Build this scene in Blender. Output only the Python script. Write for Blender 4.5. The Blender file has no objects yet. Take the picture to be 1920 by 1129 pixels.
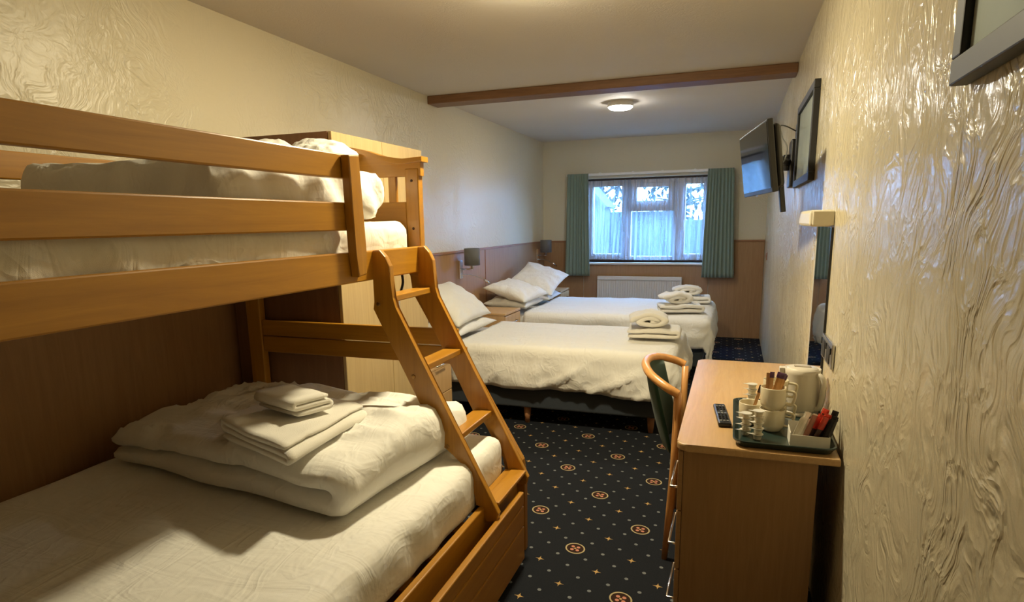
import bpy, bmesh, math, random
from mathutils import Vector, Matrix, Euler, noise
random.seed(7)
PI = math.pi
SC = bpy.context.scene
COL = SC.collection

# ---------------------------------------------------------------- camera
cam_d = bpy.data.cameras.new('camera'); cam = bpy.data.objects.new('camera', cam_d); COL.objects.link(cam)
F_PX, YC = 1159.46, 638.47
YAW, PITCH, ROLL = -0.343274, 0.188434, 0.015547
fwd = Vector((math.sin(YAW)*math.cos(PITCH), math.cos(YAW)*math.cos(PITCH), -math.sin(PITCH)))
rgt = Vector((math.cos(YAW), -math.sin(YAW), 0)); dwn = fwd.cross(rgt)
r2 = rgt*math.cos(ROLL)+dwn*math.sin(ROLL); d2 = -rgt*math.sin(ROLL)+dwn*math.cos(ROLL)
m = Matrix.Identity(4)
for i in range(3):
    m[i][0], m[i][1], m[i][2] = r2[i], -d2[i], -fwd[i]
m[2][3] = 1.5
cam.matrix_world = m
cam_d.sensor_width = 36; cam_d.lens = F_PX/1920*36
cam_d.shift_y = (YC-564.5)/1920
cam_d.clip_start = 0.02
SC.camera = cam

# ---------------------------------------------------------------- world, exposure
vs = SC.view_settings
vs.view_transform = 'Standard'; vs.look = 'None'; vs.gamma = 1; vs.use_curve_mapping = False
vs.exposure = 0.0
W = bpy.data.worlds.new('sky'); SC.world = W; W.use_nodes = True
bgn = W.node_tree.nodes['Background']
bgn.inputs[0].default_value = (0.23, 0.49, 1.0, 1); bgn.inputs[1].default_value = 40.0
LAMP_COL_NEAR = (1.0, 0.87, 0.57)
LAMP_COL_FAR = (1.0, 0.96, 0.88)
LAMP_NEAR = 500.0
LAMP_FAR = 165.0

# ---------------------------------------------------------------- materials
def srgb(r, g, b):
    f = lambda c: ((c/255+0.055)/1.055)**2.4 if c/255 > 0.04045 else c/255/12.92
    return (f(r), f(g), f(b), 1)

class S:      # a socket with arithmetic
    def __init__(s, nt, sock): s.nt, s.s = nt, sock
    def op(s, kind, *o):
        n = s.nt.nodes.new('ShaderNodeMath'); n.operation = kind
        for i, v in enumerate((s,)+o):
            if isinstance(v, S): s.nt.links.new(v.s, n.inputs[i])
            else: n.inputs[i].default_value = v
        return S(s.nt, n.outputs[0])
    def __add__(s, o): return s.op('ADD', o)
    def __sub__(s, o): return s.op('SUBTRACT', o)
    def __mul__(s, o): return s.op('MULTIPLY', o)
    def __truediv__(s, o): return s.op('DIVIDE', o)
    def floor(s): return s.op('FLOOR')
    def round(s): return s.op('ROUND')
    def abs(s): return s.op('ABSOLUTE')
    def mod(s, o): return s.op('FLOORED_MODULO', o)
    def lt(s, o): return s.op('LESS_THAN', o)
    def gt(s, o): return s.op('GREATER_THAN', o)
    def sqrt(s): return s.op('SQRT')
    def max(s, o): return s.op('MAXIMUM', o)
    def min(s, o): return s.op('MINIMUM', o)

def mat(name, col=(0.8, 0.8, 0.8, 1), rough=0.6, metal=0.0, coat=0.0, spec=0.5, sheen=0.0):
    mt = bpy.data.materials.new(name); mt.use_nodes = True
    p = mt.node_tree.nodes['Principled BSDF']
    p.inputs['Base Color'].default_value = col; p.inputs['Roughness'].default_value = rough
    p.inputs['Metallic'].default_value = metal; p.inputs['Coat Weight'].default_value = coat
    p.inputs['Specular IOR Level'].default_value = spec; p.inputs['Sheen Weight'].default_value = sheen
    return mt, mt.node_tree, p

def tex(nt, kind, scale_vec=(1, 1, 1), rot=(0, 0, 0), coord='Object', vec=None, **kw):
    n = nt.nodes.new(kind)
    mp = nt.nodes.new('ShaderNodeMapping'); mp.inputs['Scale'].default_value = scale_vec; mp.inputs['Rotation'].default_value = rot
    if vec is None:
        tc = nt.nodes.new('ShaderNodeTexCoord'); nt.links.new(tc.outputs[coord], mp.inputs[0])
    else: nt.links.new(vec, mp.inputs[0])
    nt.links.new(mp.outputs[0], n.inputs['Vector'])
    for k, v in kw.items(): n.inputs[k].default_value = v
    return n
def ramp(nt, sock, stops):
    r = nt.nodes.new('ShaderNodeValToRGB'); nt.links.new(sock, r.inputs[0])
    while len(r.color_ramp.elements) < len(stops): r.color_ramp.elements.new(0.5)
    for e, (p, c) in zip(r.color_ramp.elements, stops): e.position = p; e.color = c
    return r.outputs[0]
def bump(nt, p, sock, strength, dist):
    b = nt.nodes.new('ShaderNodeBump'); b.inputs['Strength'].default_value = strength; b.inputs['Distance'].default_value = dist
    nt.links.new(sock, b.inputs['Height']); nt.links.new(b.outputs[0], p.inputs['Normal']); return b

def wood(name, dark, light, rough=0.4, coat=0.0, grain=(1, 1, 1), scale=1.0, coord='Generated', mid=None):
    """grain: per-axis frequency; the low one runs along the board"""
    mt, nt, p = mat(name, light, rough, coat=coat)
    p.inputs['Coat Roughness'].default_value = 0.25
    n = tex(nt, 'ShaderNodeTexNoise', tuple(g*scale for g in grain), coord='Object', Scale=1.0, Detail=6.0, Roughness=0.65, Distortion=0.7)
    c = ramp(nt, n.outputs['Fac'], [(0.30, dark), (0.70, light)])
    nt.links.new(c, p.inputs['Base Color'])
    bump(nt, p, n.outputs['Fac'], 0.12, 0.002)
    return mt

M = {}
HON_D, HON_L = srgb(158, 106, 22), srgb(182, 128, 34)
M['honey_y'] = wood('honey_wood_long', HON_D, HON_L, 0.38, 0.25, (28, 1.6, 28))
M['honey_x'] = wood('honey_wood_cross', HON_D, HON_L, 0.38, 0.25, (1.6, 28, 28))
M['honey_z'] = wood('honey_wood_upright', HON_D, HON_L, 0.38, 0.25, (28, 28, 1.6))
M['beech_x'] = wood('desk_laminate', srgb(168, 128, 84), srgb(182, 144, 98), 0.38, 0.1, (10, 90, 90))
M['beech_y'] = wood('desk_laminate_lit_top', srgb(188, 150, 102), srgb(204, 168, 118), 0.35, 0.15, (60, 4, 60))  # same laminate made paler, the light on the top put into its colour
M['beech_z'] = wood('desk_laminate_shaded_upright', srgb(156, 118, 76), srgb(170, 132, 88), 0.42, 0.1, (70, 70, 4))  # same laminate made darker, the shade of upright faces put into its colour
M['oak_pale'] = wood('wardrobe_pale_front', srgb(176, 150, 104), srgb(194, 168, 120), 0.45, 0.0, (30, 42, 2.0))
M['ward_side'] = wood('wardrobe_brown_side', srgb(120, 84, 56), srgb(134, 96, 66), 0.5, 0.0, (30, 30, 2))
M['panel'] = wood('dado_board', srgb(154, 116, 78), srgb(170, 132, 92), 0.45, 0.05, (40, 40, 3))
M['trim'] = wood('dado_rail_wood', srgb(140, 98, 66), srgb(158, 114, 80), 0.45, 0.1, (3, 3, 40))
M['beam'] = wood('beam_wood', srgb(112, 78, 50), srgb(136, 98, 66), 0.5, 0.0, (3, 40, 40))
M['chair_wood'] = wood('bent_beech', srgb(196, 138, 76), srgb(214, 158, 94), 0.32, 0.3, (20, 20, 3))
M['cab'] = wood('bedside_laminate', srgb(196, 156, 106), srgb(212, 174, 124), 0.42, 0.0, (30, 30, 3))
M['bed_leg'] = wood('bed_leg_wood', srgb(170, 120, 84), srgb(186, 134, 94), 0.5, 0.0, (20, 20, 3))

def plaster(name, base, sv, bdist, rough, big=1.0, strength=1.0, mlow=0.15):
    mt, nt, p = mat(name, base, rough, spec=0.5)
    tc = nt.nodes.new('ShaderNodeTexCoord')
    w = tex(nt, 'ShaderNodeTexNoise', (1, 1, 1), vec=tc.outputs['Object'], Scale=2.6*big, Detail=2.0)
    vm = nt.nodes.new('ShaderNodeVectorMath'); vm.operation = 'MULTIPLY_ADD'
    nt.links.new(w.outputs['Color'], vm.inputs[0]); vm.inputs[1].default_value = (0.55, 0.55, 0.55)
    nt.links.new(tc.outputs['Object'], vm.inputs[2])
    a = tex(nt, 'ShaderNodeTexNoise', sv, vec=vm.outputs[0], Scale=big, Detail=3.0, Roughness=0.5, Distortion=0.6)
    b = tex(nt, 'ShaderNodeTexNoise', (sv[0]*0.45, sv[1]*0.45, sv[2]*0.6), vec=vm.outputs[0], Scale=big, Detail=2.0, Distortion=1.5)
    A = (S(nt, a.outputs['Fac'])-0.5).abs(); B = (S(nt, b.outputs['Fac'])-0.5).abs()
    mk = tex(nt, 'ShaderNodeTexNoise', (1, 1, 1), vec=tc.outputs['Object'], Scale=1.9, Detail=3.0)
    mask = ((S(nt, mk.outputs['Fac'])-0.38)*5.0).max(mlow).min(1.0)
    ridge = ((A*-6.5+1.0).max(0.0)*0.7 + (B*-5.5+1.0).max(0.0))*mask
    fine = tex(nt, 'ShaderNodeTexNoise', (1, 1, 1), vec=tc.outputs['Object'], Scale=120.0, Detail=2.0)
    h = ridge + S(nt, fine.outputs['Fac'])*0.12 + S(nt, a.outputs['Fac'])*0.8
    bump(nt, p, h.s, strength, bdist)
    v = tex(nt, 'ShaderNodeTexNoise', (1, 1, 1), vec=tc.outputs['Object'], Scale=1.4, Detail=3.0)
    mix = nt.nodes.new('ShaderNodeMix'); mix.data_type = 'RGBA'
    nt.links.new(v.outputs['Fac'], mix.inputs['Factor'])
    mix.inputs['A'].default_value = tuple(c*0.93 for c in base[:3])+(1,); mix.inputs['B'].default_value = base
    nt.links.new(mix.outputs['Result'], p.inputs['Base Color'])
    return mt
CREAM = srgb(218, 207, 178)
M['plaster_right'] = plaster('combed_cream_gloss_plaster', CREAM, (17, 17, 6.0), 0.0042, 0.22, 1.0, 1.0, 0.55)
M['plaster_left'] = plaster('swirled_cream_gloss_plaster', CREAM, (22, 22, 12), 0.0018, 0.36, 1.0, 1.0, 0.25)
M['plaster_back'] = plaster('cream_painted_plaster', srgb(214, 204, 178), (30, 30, 30), 0.0012, 0.6)
M['ceiling'] = plaster('stippled_white_ceiling', srgb(214, 206, 194), (60, 60, 60), 0.0006, 0.75, 1.0)

def carpet():
    mt, nt, p = mat('navy_medallion_carpet', rough=0.95, spec=0.15)
    tc = nt.nodes.new('ShaderNodeTexCoord'); sx = nt.nodes.new('ShaderNodeSeparateXYZ'); nt.links.new(tc.outputs['Object'], sx.inputs[0])
    x = S(nt, sx.outputs[0]); y = S(nt, sx.outputs[1])
    ux = (x + 0.630)+(y-2.6)*0.010
    vy = (y - 2.595)+(x+0.626)*0.106
    a = ux/0.06625; b = vy/0.075
    # nearest point of the centred fine lattice (m+n even)
    m0, n0 = (a*0.5).round()*2.0, (b*0.5).round()*2.0
    m1, n1 = ((a-1.0)*0.5).round()*2.0+1.0, ((b-1.0)*0.5).round()*2.0+1.0
    def dist(mm, nn):
        dx = (a-mm)*0.06625; dy = (b-nn)*0.075; return dx, dy, (dx*dx+dy*dy).sqrt()
    dx0, dy0, d0 = dist(m0, n0); dx1, dy1, d1 = dist(m1, n1)
    i0 = m0*0.5; j0 = n0*0.5
    par = (i0+j0).mod(2.0).lt(0.5)          # 1: gold diamond or medallion, 0: dot
    im = i0.mod(4.0); jm = j0.mod(4.0)
    def eq(s, v): return (s-v).abs().lt(0.25)
    med_n = (eq(im, 0.0)*eq(jm, 0.0)).max(eq(im, 2.0)*eq(jm, 2.0))
    dots = d1.lt(0.0085).max(d0.lt(0.0085)*(par*-1.0+1.0))
    star = ((dx0.abs()+0.002)*(dy0.abs()+0.002)).lt(0.000055)*d0.lt(0.021)*par*(med_n*-1.0+1.0)
    # medallions, on the coarse lattice (radius bigger than one fine cell)
    am, bm = a*0.125, b*0.125
    def med(off):
        k = ((am-off).round()+off); l = ((bm-off).round()+off)
        ex = (am-k)*0.53; ey = (bm-l)*0.60
        return ex, ey, (ex*ex+ey*ey).sqrt()
    ex0, ey0, e0 = med(0.0); ex1, ey1, e1 = med(0.5)
    dm = e0.min(e1)
    first = e0.lt(e1)
    ex = (ex0*first+ex1*(first*-1.0+1.0)).abs(); ey = (ey0*first+ey1*(first*-1.0+1.0)).abs()
    disc = dm.lt(0.047)
    ring = dm.gt(0.040)*disc
    q = ((ex-0.013)*(ex-0.013)+(ey-0.013)*(ey-0.013)).sqrt()
    petals = q.lt(0.0085)*disc
    core = dm.lt(0.006)
    def mix(f, A, B):
        n = nt.nodes.new('ShaderNodeMix'); n.data_type = 'RGBA'; nt.links.new(f.s, n.inputs['Factor'])
        for s_, v in (('A', A), ('B', B)):
            if isinstance(v, tuple): n.inputs[s_].default_value = v
            else: nt.links.new(v, n.inputs[s_])
        return n.outputs['Result']
    nz = tex(nt, 'ShaderNodeTexNoise', coord='Object', Scale=420.0, Detail=2.0)
    ground = ramp(nt, nz.outputs['Fac'], [(0.3, srgb(20, 22, 26)), (0.75, srgb(38, 41, 48))])
    nm = disc*-1.0+1.0
    c = mix(dots*nm, ground, srgb(118, 122, 124))
    c = mix(star*nm, c, srgb(186, 152, 98))
    c = mix(disc, c, srgb(52, 34, 26))
    c = mix(ring, c, srgb(176, 160, 122))
    c = mix(petals, c, srgb(196, 132, 110))
    c = mix(core, c, srgb(190, 160, 110))
    nt.links.new(c, p.inputs['Base Color'])
    bump(nt, p, nz.outputs['Fac'], 0.6, 0.004)
    return mt
M['carpet'] = carpet()

def fabric(name, col, rough=0.85, weave=900.0, bdist=0.0008, sheen=0.15, wr=0.0):
    mt, nt, p = mat(name, col, rough, spec=0.25, sheen=sheen)
    n = tex(nt, 'ShaderNodeTexNoise', coord='Object', Scale=weave, Detail=2.0)
    h = S(nt, n.outputs['Fac'])
    if wr:
        n2 = tex(nt, 'ShaderNodeTexNoise', (3.0, 9.5, 6.0), (0.2, 0.1, 0.5), coord='Object', Scale=1.0, Detail=3.0, Roughness=0.5, Distortion=1.1)
        n3 = tex(nt, 'ShaderNodeTexNoise', (11.0, 4.0, 7.0), (0.1, 0.3, -0.4), coord='Object', Scale=1.0, Detail=2.0, Roughness=0.5, Distortion=1.4)
        rd = ((S(nt, n3.outputs['Fac'])-0.5).abs()*-7.0+1.0).max(0.0)
        h = h*0.06 + S(nt, n2.outputs['Fac'])*wr + rd*0.22*wr
    bump(nt, p, h.s, 0.6, bdist)
    return mt
M['linen'] = fabric('white_bed_linen', srgb(236, 234, 228), 0.8, 700, 0.014, 0.1, 1.0)
M['linen_worn'] = fabric('white_protector_sheet', srgb(232, 228, 216), 0.5, 700, 0.020, 0.05, 1.2)
M['terry'] = fabric('white_terry', srgb(238, 234, 224), 0.95, 420, 0.004, 0.4)
M['green'] = fabric('sage_green_curtain_cloth', srgb(138, 158, 148), 0.9, 500, 0.001, 0.2)
M['chair_green'] = fabric('dark_green_upholstery', srgb(34, 66, 58), 0.9, 500, 0.001, 0.2)
M['divan'] = fabric('charcoal_divan_cloth', srgb(56, 62, 70), 0.9, 400, 0.001, 0.2)
M['shade'] = fabric('grey_lampshade_cloth', srgb(104, 104, 104), 0.9, 600, 0.001, 0.1)

def simple(name, col, rough=0.5, metal=0.0, coat=0.0, var=0.06, nscale=30.0):
    mt, nt, p = mat(name, col, rough, metal, coat)
    n = tex(nt, 'ShaderNodeTexNoise', coord='Object', Scale=nscale, Detail=3.0)
    c = ramp(nt, n.outputs['Fac'], [(0.3, tuple(v*(1-var) for v in col[:3])+(1,)), (0.7, tuple(min(1, v*(1+var)) for v in col[:3])+(1,))])
    nt.links.new(c, p.inputs['Base Color']); return mt
M['black'] = simple('black_plastic', srgb(24, 24, 27), 0.35)
M['black_frame'] = simple('black_painted_frame', srgb(36, 36, 38), 0.5)
M['screen'] = simple('dark_glossy_screen', srgb(10, 10, 12), 0.06, var=0.0)
M['chrome'] = simple('polished_chrome', (0.82, 0.82, 0.84, 1), 0.15, 1.0)
M['steel'] = simple('brushed_steel', (0.55, 0.54, 0.52, 1), 0.28, 1.0)
M['white_paint'] = simple('white_gloss_paint', srgb(232, 230, 226), 0.4, var=0.02)
M['radiator'] = simple('white_radiator_enamel', srgb(222, 220, 220), 0.4, var=0.02)
M['upvc'] = simple('white_window_frame', srgb(214, 208, 206), 0.35, var=0.02)
M['darkbar'] = simple('dark_brown_window_bar', srgb(44, 30, 32), 0.5)  # dark brown; on the upper bar it also paints shadow at the net rod
M['cream_plastic'] = simple('cream_plastic', srgb(218, 210, 188), 0.35, var=0.02)
M['china'] = simple('cream_glazed_china', srgb(222, 212, 184), 0.22, coat=0.4, var=0.02)
M['kettle'] = simple('white_kettle_plastic', srgb(214, 206, 190), 0.35, var=0.02)
M['kettle_window'] = simple('smoky_kettle_window', srgb(176, 166, 150), 0.2, var=0.02)
M['tray'] = simple('dark_green_moulded_tray', srgb(26, 46, 44), 0.3, coat=0.3)
M['card'] = simple('white_card', srgb(226, 222, 210), 0.7, var=0.03)
M['sachet_white'] = simple('white_paper_sachet', srgb(228, 222, 206), 0.6, var=0.08, nscale=60)
M['sachet_red'] = simple('red_foil_sachet', srgb(190, 52, 30), 0.35, var=0.25, nscale=60)
M['sachet_brown'] = simple('dark_brown_foil_sachet', srgb(62, 36, 30), 0.35, var=0.3, nscale=60)
M['sachet_black'] = simple('black_foil_sachet', srgb(28, 24, 26), 0.3, var=0.3, nscale=60)
M['sachet_pink'] = simple('dusty_pink_sachet', srgb(160, 110, 92), 0.45, var=0.15, nscale=60)
M['stick_tan'] = simple('tan_paper_stick', srgb(188, 142, 92), 0.6, var=0.1, nscale=80)
M['biscuit'] = simple('tan_biscuit_wrapper', srgb(190, 138, 78), 0.4, var=0.15, nscale=70)
M['purple'] = simple('purple_foil', srgb(84, 48, 84), 0.3, var=0.2, nscale=70)
M['pot'] = simple('white_pot_plastic', srgb(226, 216, 190), 0.35, var=0.02)
M['foil'] = simple('pale_foil_lid', srgb(226, 224, 216), 0.3, 0.2)
M['button'] = simple('grey_rubber_button', srgb(120, 120, 118), 0.6)
M['print'] = simple('pale_print_paper', srgb(196, 190, 178), 0.6, var=0.12, nscale=5)
M['bolt'] = simple('brass_screw_cap', srgb(150, 112, 60), 0.35, 0.7)
M['hole'] = simple('dark_screw_cap', srgb(58, 30, 14), 0.5)
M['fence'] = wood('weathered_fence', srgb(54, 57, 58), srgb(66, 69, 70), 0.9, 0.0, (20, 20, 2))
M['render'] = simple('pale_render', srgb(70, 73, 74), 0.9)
M['leaf'] = simple('tree_leaf', srgb(34, 44, 34), 0.7, var=0.3)
M['bark'] = simple('tree_bark', srgb(60, 54, 46), 0.9, var=0.2)
M['grass'] = simple('garden_ground', srgb(30, 33, 28), 0.95, var=0.2)

mt, nt, p = mat('mirror_glass', (0.86, 0.88, 0.87, 1), 0.02, 1.0); M['mirror'] = mt
mt = bpy.data.materials.new('window_pane'); mt.use_nodes = True; nt = mt.node_tree; nt.nodes.clear()
o_ = nt.nodes.new('ShaderNodeOutputMaterial'); tr = nt.nodes.new('ShaderNodeBsdfTransparent'); gl = nt.nodes.new('ShaderNodeBsdfGlossy'); mx = nt.nodes.new('ShaderNodeMixShader')
tr.inputs[0].default_value = (0.93, 0.97, 0.98, 1); gl.inputs['Roughness'].default_value = 0.02; mx.inputs[0].default_value = 0.06
nt.links.new(tr.outputs[0], mx.inputs[1]); nt.links.new(gl.outputs[0], mx.inputs[2]); nt.links.new(mx.outputs[0], o_.inputs[0]); M['pane'] = mt
mt = bpy.data.materials.new('net_voile'); mt.use_nodes = True; nt = mt.node_tree; nt.nodes.clear()
o_ = nt.nodes.new('ShaderNodeOutputMaterial'); tr = nt.nodes.new('ShaderNodeBsdfTransparent'); tl = nt.nodes.new('ShaderNodeBsdfTranslucent'); df = nt.nodes.new('ShaderNodeBsdfDiffuse')
m1 = nt.nodes.new('ShaderNodeMixShader'); m2 = nt.nodes.new('ShaderNodeMixShader')
for n_ in (tl, df): n_.inputs[0].default_value = (0.50, 0.54, 0.60, 1)
wv = tex(nt, 'ShaderNodeTexNoise', (26.0, 0.5, 0.9), coord='Object', Scale=1.0, Detail=4.0, Roughness=0.6, Distortion=0.5)
fac = ((S(nt, wv.outputs['Fac'])-0.28)*1.5).max(0.12).min(0.75)
m1.inputs[0].default_value = 0.35
nt.links.new(tl.outputs[0], m1.inputs[1]); nt.links.new(df.outputs[0], m1.inputs[2])
nt.links.new(fac.s, m2.inputs[0]); nt.links.new(tr.outputs[0], m2.inputs[1]); nt.links.new(m1.outputs[0], m2.inputs[2]); nt.links.new(m2.outputs[0], o_.inputs[0]); M['net'] = mt
def emitter(name, strength, col):
    mt = bpy.data.materials.new(name); mt.use_nodes = True; nt = mt.node_tree; nt.nodes.clear()
    o_ = nt.nodes.new('ShaderNodeOutputMaterial'); e = nt.nodes.new('ShaderNodeEmission')
    e.inputs[0].default_value = col+(1,); e.inputs[1].default_value = strength
    nt.links.new(e.outputs[0], o_.inputs[0]); return mt
M['glow_near'] = emitter('lit_diffuser_near', LAMP_NEAR, LAMP_COL_NEAR)
M['glow_far'] = emitter('lit_diffuser_far', LAMP_FAR, LAMP_COL_FAR)

# ---------------------------------------------------------------- helpers
def wloc(o):
    v = Vector((0, 0, 0))
    while o is not None: v += o.location; o = o.parent
    return v
def tag(o, label, cat, group=None):
    o['label'] = label; o['category'] = cat
    if group: o['group'] = group
    return o
def struct(o): o['kind'] = 'structure'; return o
def thing(name, loc, label, cat, group=None):
    e = bpy.data.objects.new(name, None); e.empty_display_size = 0.05; COL.objects.link(e); e.location = loc
    return tag(e, label, cat, group)
def finish(name, bm, material, parent=None, smooth=False, origin=None):
    """link a bmesh (world coordinates) as one object"""
    bmesh.ops.recalc_face_normals(bm, faces=bm.faces)
    if parent is not None: off = wloc(parent)
    elif origin is not None: off = Vector(origin)
    else:
        lo = [min(v.co[i] for v in bm.verts) for i in range(3)]; hi = [max(v.co[i] for v in bm.verts) for i in range(3)]
        off = Vector(((lo[0]+hi[0])/2, (lo[1]+hi[1])/2, lo[2]))
    for v in bm.verts: v.co -= off
    me = bpy.data.meshes.new(name); bm.to_mesh(me); bm.free()
    me.materials.append(M[material])
    if smooth: 
        for f in me.polygons: f.use_smooth = True
    o = bpy.data.objects.new(name, me); COL.objects.link(o)
    if parent is not None: o.parent = parent
    else: o.location = off
    return o
def add_box(bm, x0, x1, y0, y1, z0, z1, bev=0.0, seg=2, rot=None, piv=None):
    n0 = len(bm.verts)
    r = bmesh.ops.create_cube(bm, size=1.0)
    vs_ = r['verts']
    for v in vs_: v.co = Vector(((x0+x1)/2+v.co.x*(x1-x0), (y0+y1)/2+v.co.y*(y1-y0), (z0+z1)/2+v.co.z*(z1-z0)))
    if bev:
        es = list({e for v in vs_ for e in v.link_edges})
        r = bmesh.ops.bevel(bm, geom=es, offset=bev, segments=seg, affect='EDGES', profile=0.5)
        vs_ = list({v for f in r['faces'] for v in f.verts} | {v for v in vs_ if v.is_valid})
    if rot is not None:
        pv = Vector(piv) if piv else Vector(((x0+x1)/2, (y0+y1)/2, (z0+z1)/2))
        for v in vs_: v.co = pv+rot @ (v.co-pv)
    return vs_
def box(name, x0, x1, y0, y1, z0, z1, material, parent=None, bev=0.004, rot=None, piv=None, origin=None, smooth=False):
    bm = bmesh.new(); add_box(bm, x0, x1, y0, y1, z0, z1, bev, 2, rot, piv)
    return finish(name, bm, material, parent, smooth, origin)
def add_prism(bm, pts, axis, a0, a1, bev=0.0):
    """pts: outline; axis 'y' -> (x,z), 'x' -> (y,z), 'z' -> (x,y)"""
    def P(p, a):
        return {'y': (p[0], a, p[1]), 'x': (a, p[0], p[1]), 'z': (p[0], p[1], a)}[axis]
    lo = [bm.verts.new(P(p, a0)) for p in pts]; hi = [bm.verts.new(P(p, a1)) for p in pts]
    n = len(pts); fs = [bm.faces.new(lo), bm.faces.new(hi)]
    for i in range(n): fs.append(bm.faces.new((lo[i], lo[(i+1) % n], hi[(i+1) % n], hi[i])))
    if bev:
        es = list(set(fs[0].edges) | set(fs[1].edges))
        bmesh.ops.bevel(bm, geom=es, offset=bev, segments=2, affect='EDGES', profile=0.5)
def prism(name, pts, axis, a0, a1, material, parent=None, bev=0.003):
    bm = bmesh.new(); add_prism(bm, pts, axis, a0, a1, bev); return finish(name, bm, material, parent)
def add_tube(bm, pts, r, seg=10, closed=False):
    pts = [Vector(q) for q in pts]; n = len(pts); rings = []
    rr = r if isinstance(r, (list, tuple)) else [r]*n
    up = None
    for i, q in enumerate(pts):
        a = pts[(i-1) % n] if (closed or i > 0) else q; b = pts[(i+1) % n] if (closed or i < n-1) else q
        t = (b-a).normalized()
        if up is None: up = Vector((0, 0, 1)) if abs(t.z) < 0.9 else Vector((1, 0, 0))
        s_ = t.cross(up).normalized(); u_ = s_.cross(t).normalized(); up = u_
        rings.append([bm.verts.new(q+(s_*math.cos(k*2*PI/seg)+u_*math.sin(k*2*PI/seg))*rr[i]) for k in range(seg)])
    m_ = n if closed else n-1
    for i in range(m_):
        A, B = rings[i], rings[(i+1) % n]
        for k in range(seg): bm.faces.new((A[k], A[(k+1) % seg], B[(k+1) % seg], B[k]))
    if not closed: bm.faces.new(rings[0]); bm.faces.new(rings[-1])
def tube(name, pts, r, material, parent=None, seg=10):
    bm = bmesh.new(); add_tube(bm, pts, r, seg); o = finish(name, bm, material, parent, True); return o
def spline(pts, k=6):
    """Catmull-Rom through the points"""
    P_ = [Vector(q) for q in pts]; out = []
    for i in range(len(P_)-1):
        p0 = P_[max(0, i-1)]; p1 = P_[i]; p2 = P_[i+1]; p3 = P_[min(len(P_)-1, i+2)]
        for j in range(k):
            t = j/k
            out.append(0.5*((2*p1)+(p2-p0)*t+(2*p0-5*p1+4*p2-p3)*t*t+(3*p1-p0-3*p2+p3)*t**3))
    out.append(P_[-1]); return out
def add_lathe(bm, prof, c, seg=28, mtx=None):
    """prof: (radius, height) from bottom to top; closes on the axis where radius is 0"""
    c = Vector(c); rings = []
    for r, h in prof:
        if r < 1e-6: rings.append([bm.verts.new(Vector((0, 0, h)))])
        else: rings.append([bm.verts.new(Vector((r*math.cos(k*2*PI/seg), r*math.sin(k*2*PI/seg), h))) for k in range(seg)])
    for A, B in zip(rings, rings[1:]):
        for k in range(seg):
            k2 = (k+1) % seg
            if len(A) == 1 and len(B) == 1: continue
            if len(A) == 1: bm.faces.new((A[0], B[k], B[k2]))
            elif len(B) == 1: bm.faces.new((A[k], A[k2], B[0]))
            else: bm.faces.new((A[k], A[k2], B[k2], B[k]))
    for R_ in rings:
        for v in R_: v.co = (mtx @ v.co if mtx is not None else v.co)+c
def lathe(name, prof, c, material, parent=None, seg=28, mtx=None):
    bm = bmesh.new(); add_lathe(bm, prof, c, seg, mtx); return finish(name, bm, material, parent, True)
def subsurf(o, lv=1):
    s_ = o.modifiers.new('smooth', 'SUBSURF'); s_.levels = lv; s_.render_levels = lv; return o
def solid(o, th, off=-1.0):
    s_ = o.modifiers.new('thickness', 'SOLIDIFY'); s_.thickness = th; s_.offset = off; return o
def nz(x, y, z, f=1.0): return noise.noise(Vector((x*f, y*f, z*f)))
def grid_obj(name, nu, nv, fn, material, parent=None, closed_u=False, smooth=True):
    bm = bmesh.new(); vv = [[bm.verts.new(fn(i/(nu if closed_u else nu-1), j/(nv-1))) for j in range(nv)] for i in range(nu)]
    for i in range(nu if closed_u else nu-1):
        for j in range(nv-1): bm.faces.new((vv[i][j], vv[(i+1) % nu][j], vv[(i+1) % nu][j+1], vv[i][j+1]))
    return finish(name, bm, material, parent, smooth)

# ---------------------------------------------------------------- room shell
XL, XR, YB, YF, ZC = -2.495, 0.362, 8.34, -1.1, 2.557
struct(box('floor', XL-0.2, XR+0.2, YF-0.2, YB+0.3, -0.12, 0.0, 'carpet', bev=0, origin=(0, 0, 0)))
struct(box('ceiling', XL-0.2, XR+0.2, YF-0.2, YB+0.3, ZC, ZC+0.12, 'ceiling', bev=0, origin=(0, 0, 0)))
WL = struct(box('wall_left', XL-0.2, XL, YF-0.2, YB+0.3, 0, ZC, 'plaster_left', bev=0, origin=(0, 0, 0)))
WR = struct(box('wall_right', XR, XR+0.2, YF-0.2, YB+0.3, 0, ZC, 'plaster_right', bev=0, origin=(0, 0, 0)))
struct(box('wall_front', XL, XR, YF-0.2, YF, 0, ZC, 'plaster_back', bev=0, origin=(0, 0, 0)))
WX0, WX1, WZ0, WZ1 = -1.90, -0.31, 0.955, 2.055
bm = bmesh.new()
for a in ((XL, WX0, 0, ZC), (WX1, XR, 0, ZC), (WX0, WX1, 0, WZ0), (WX0, WX1, WZ1, ZC)):
    add_box(bm, a[0], a[1], YB, YB+0.28, a[2], a[3])
WB = struct(finish('wall_back', bm, 'plaster_back', origin=(0, 0, 0)))
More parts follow.
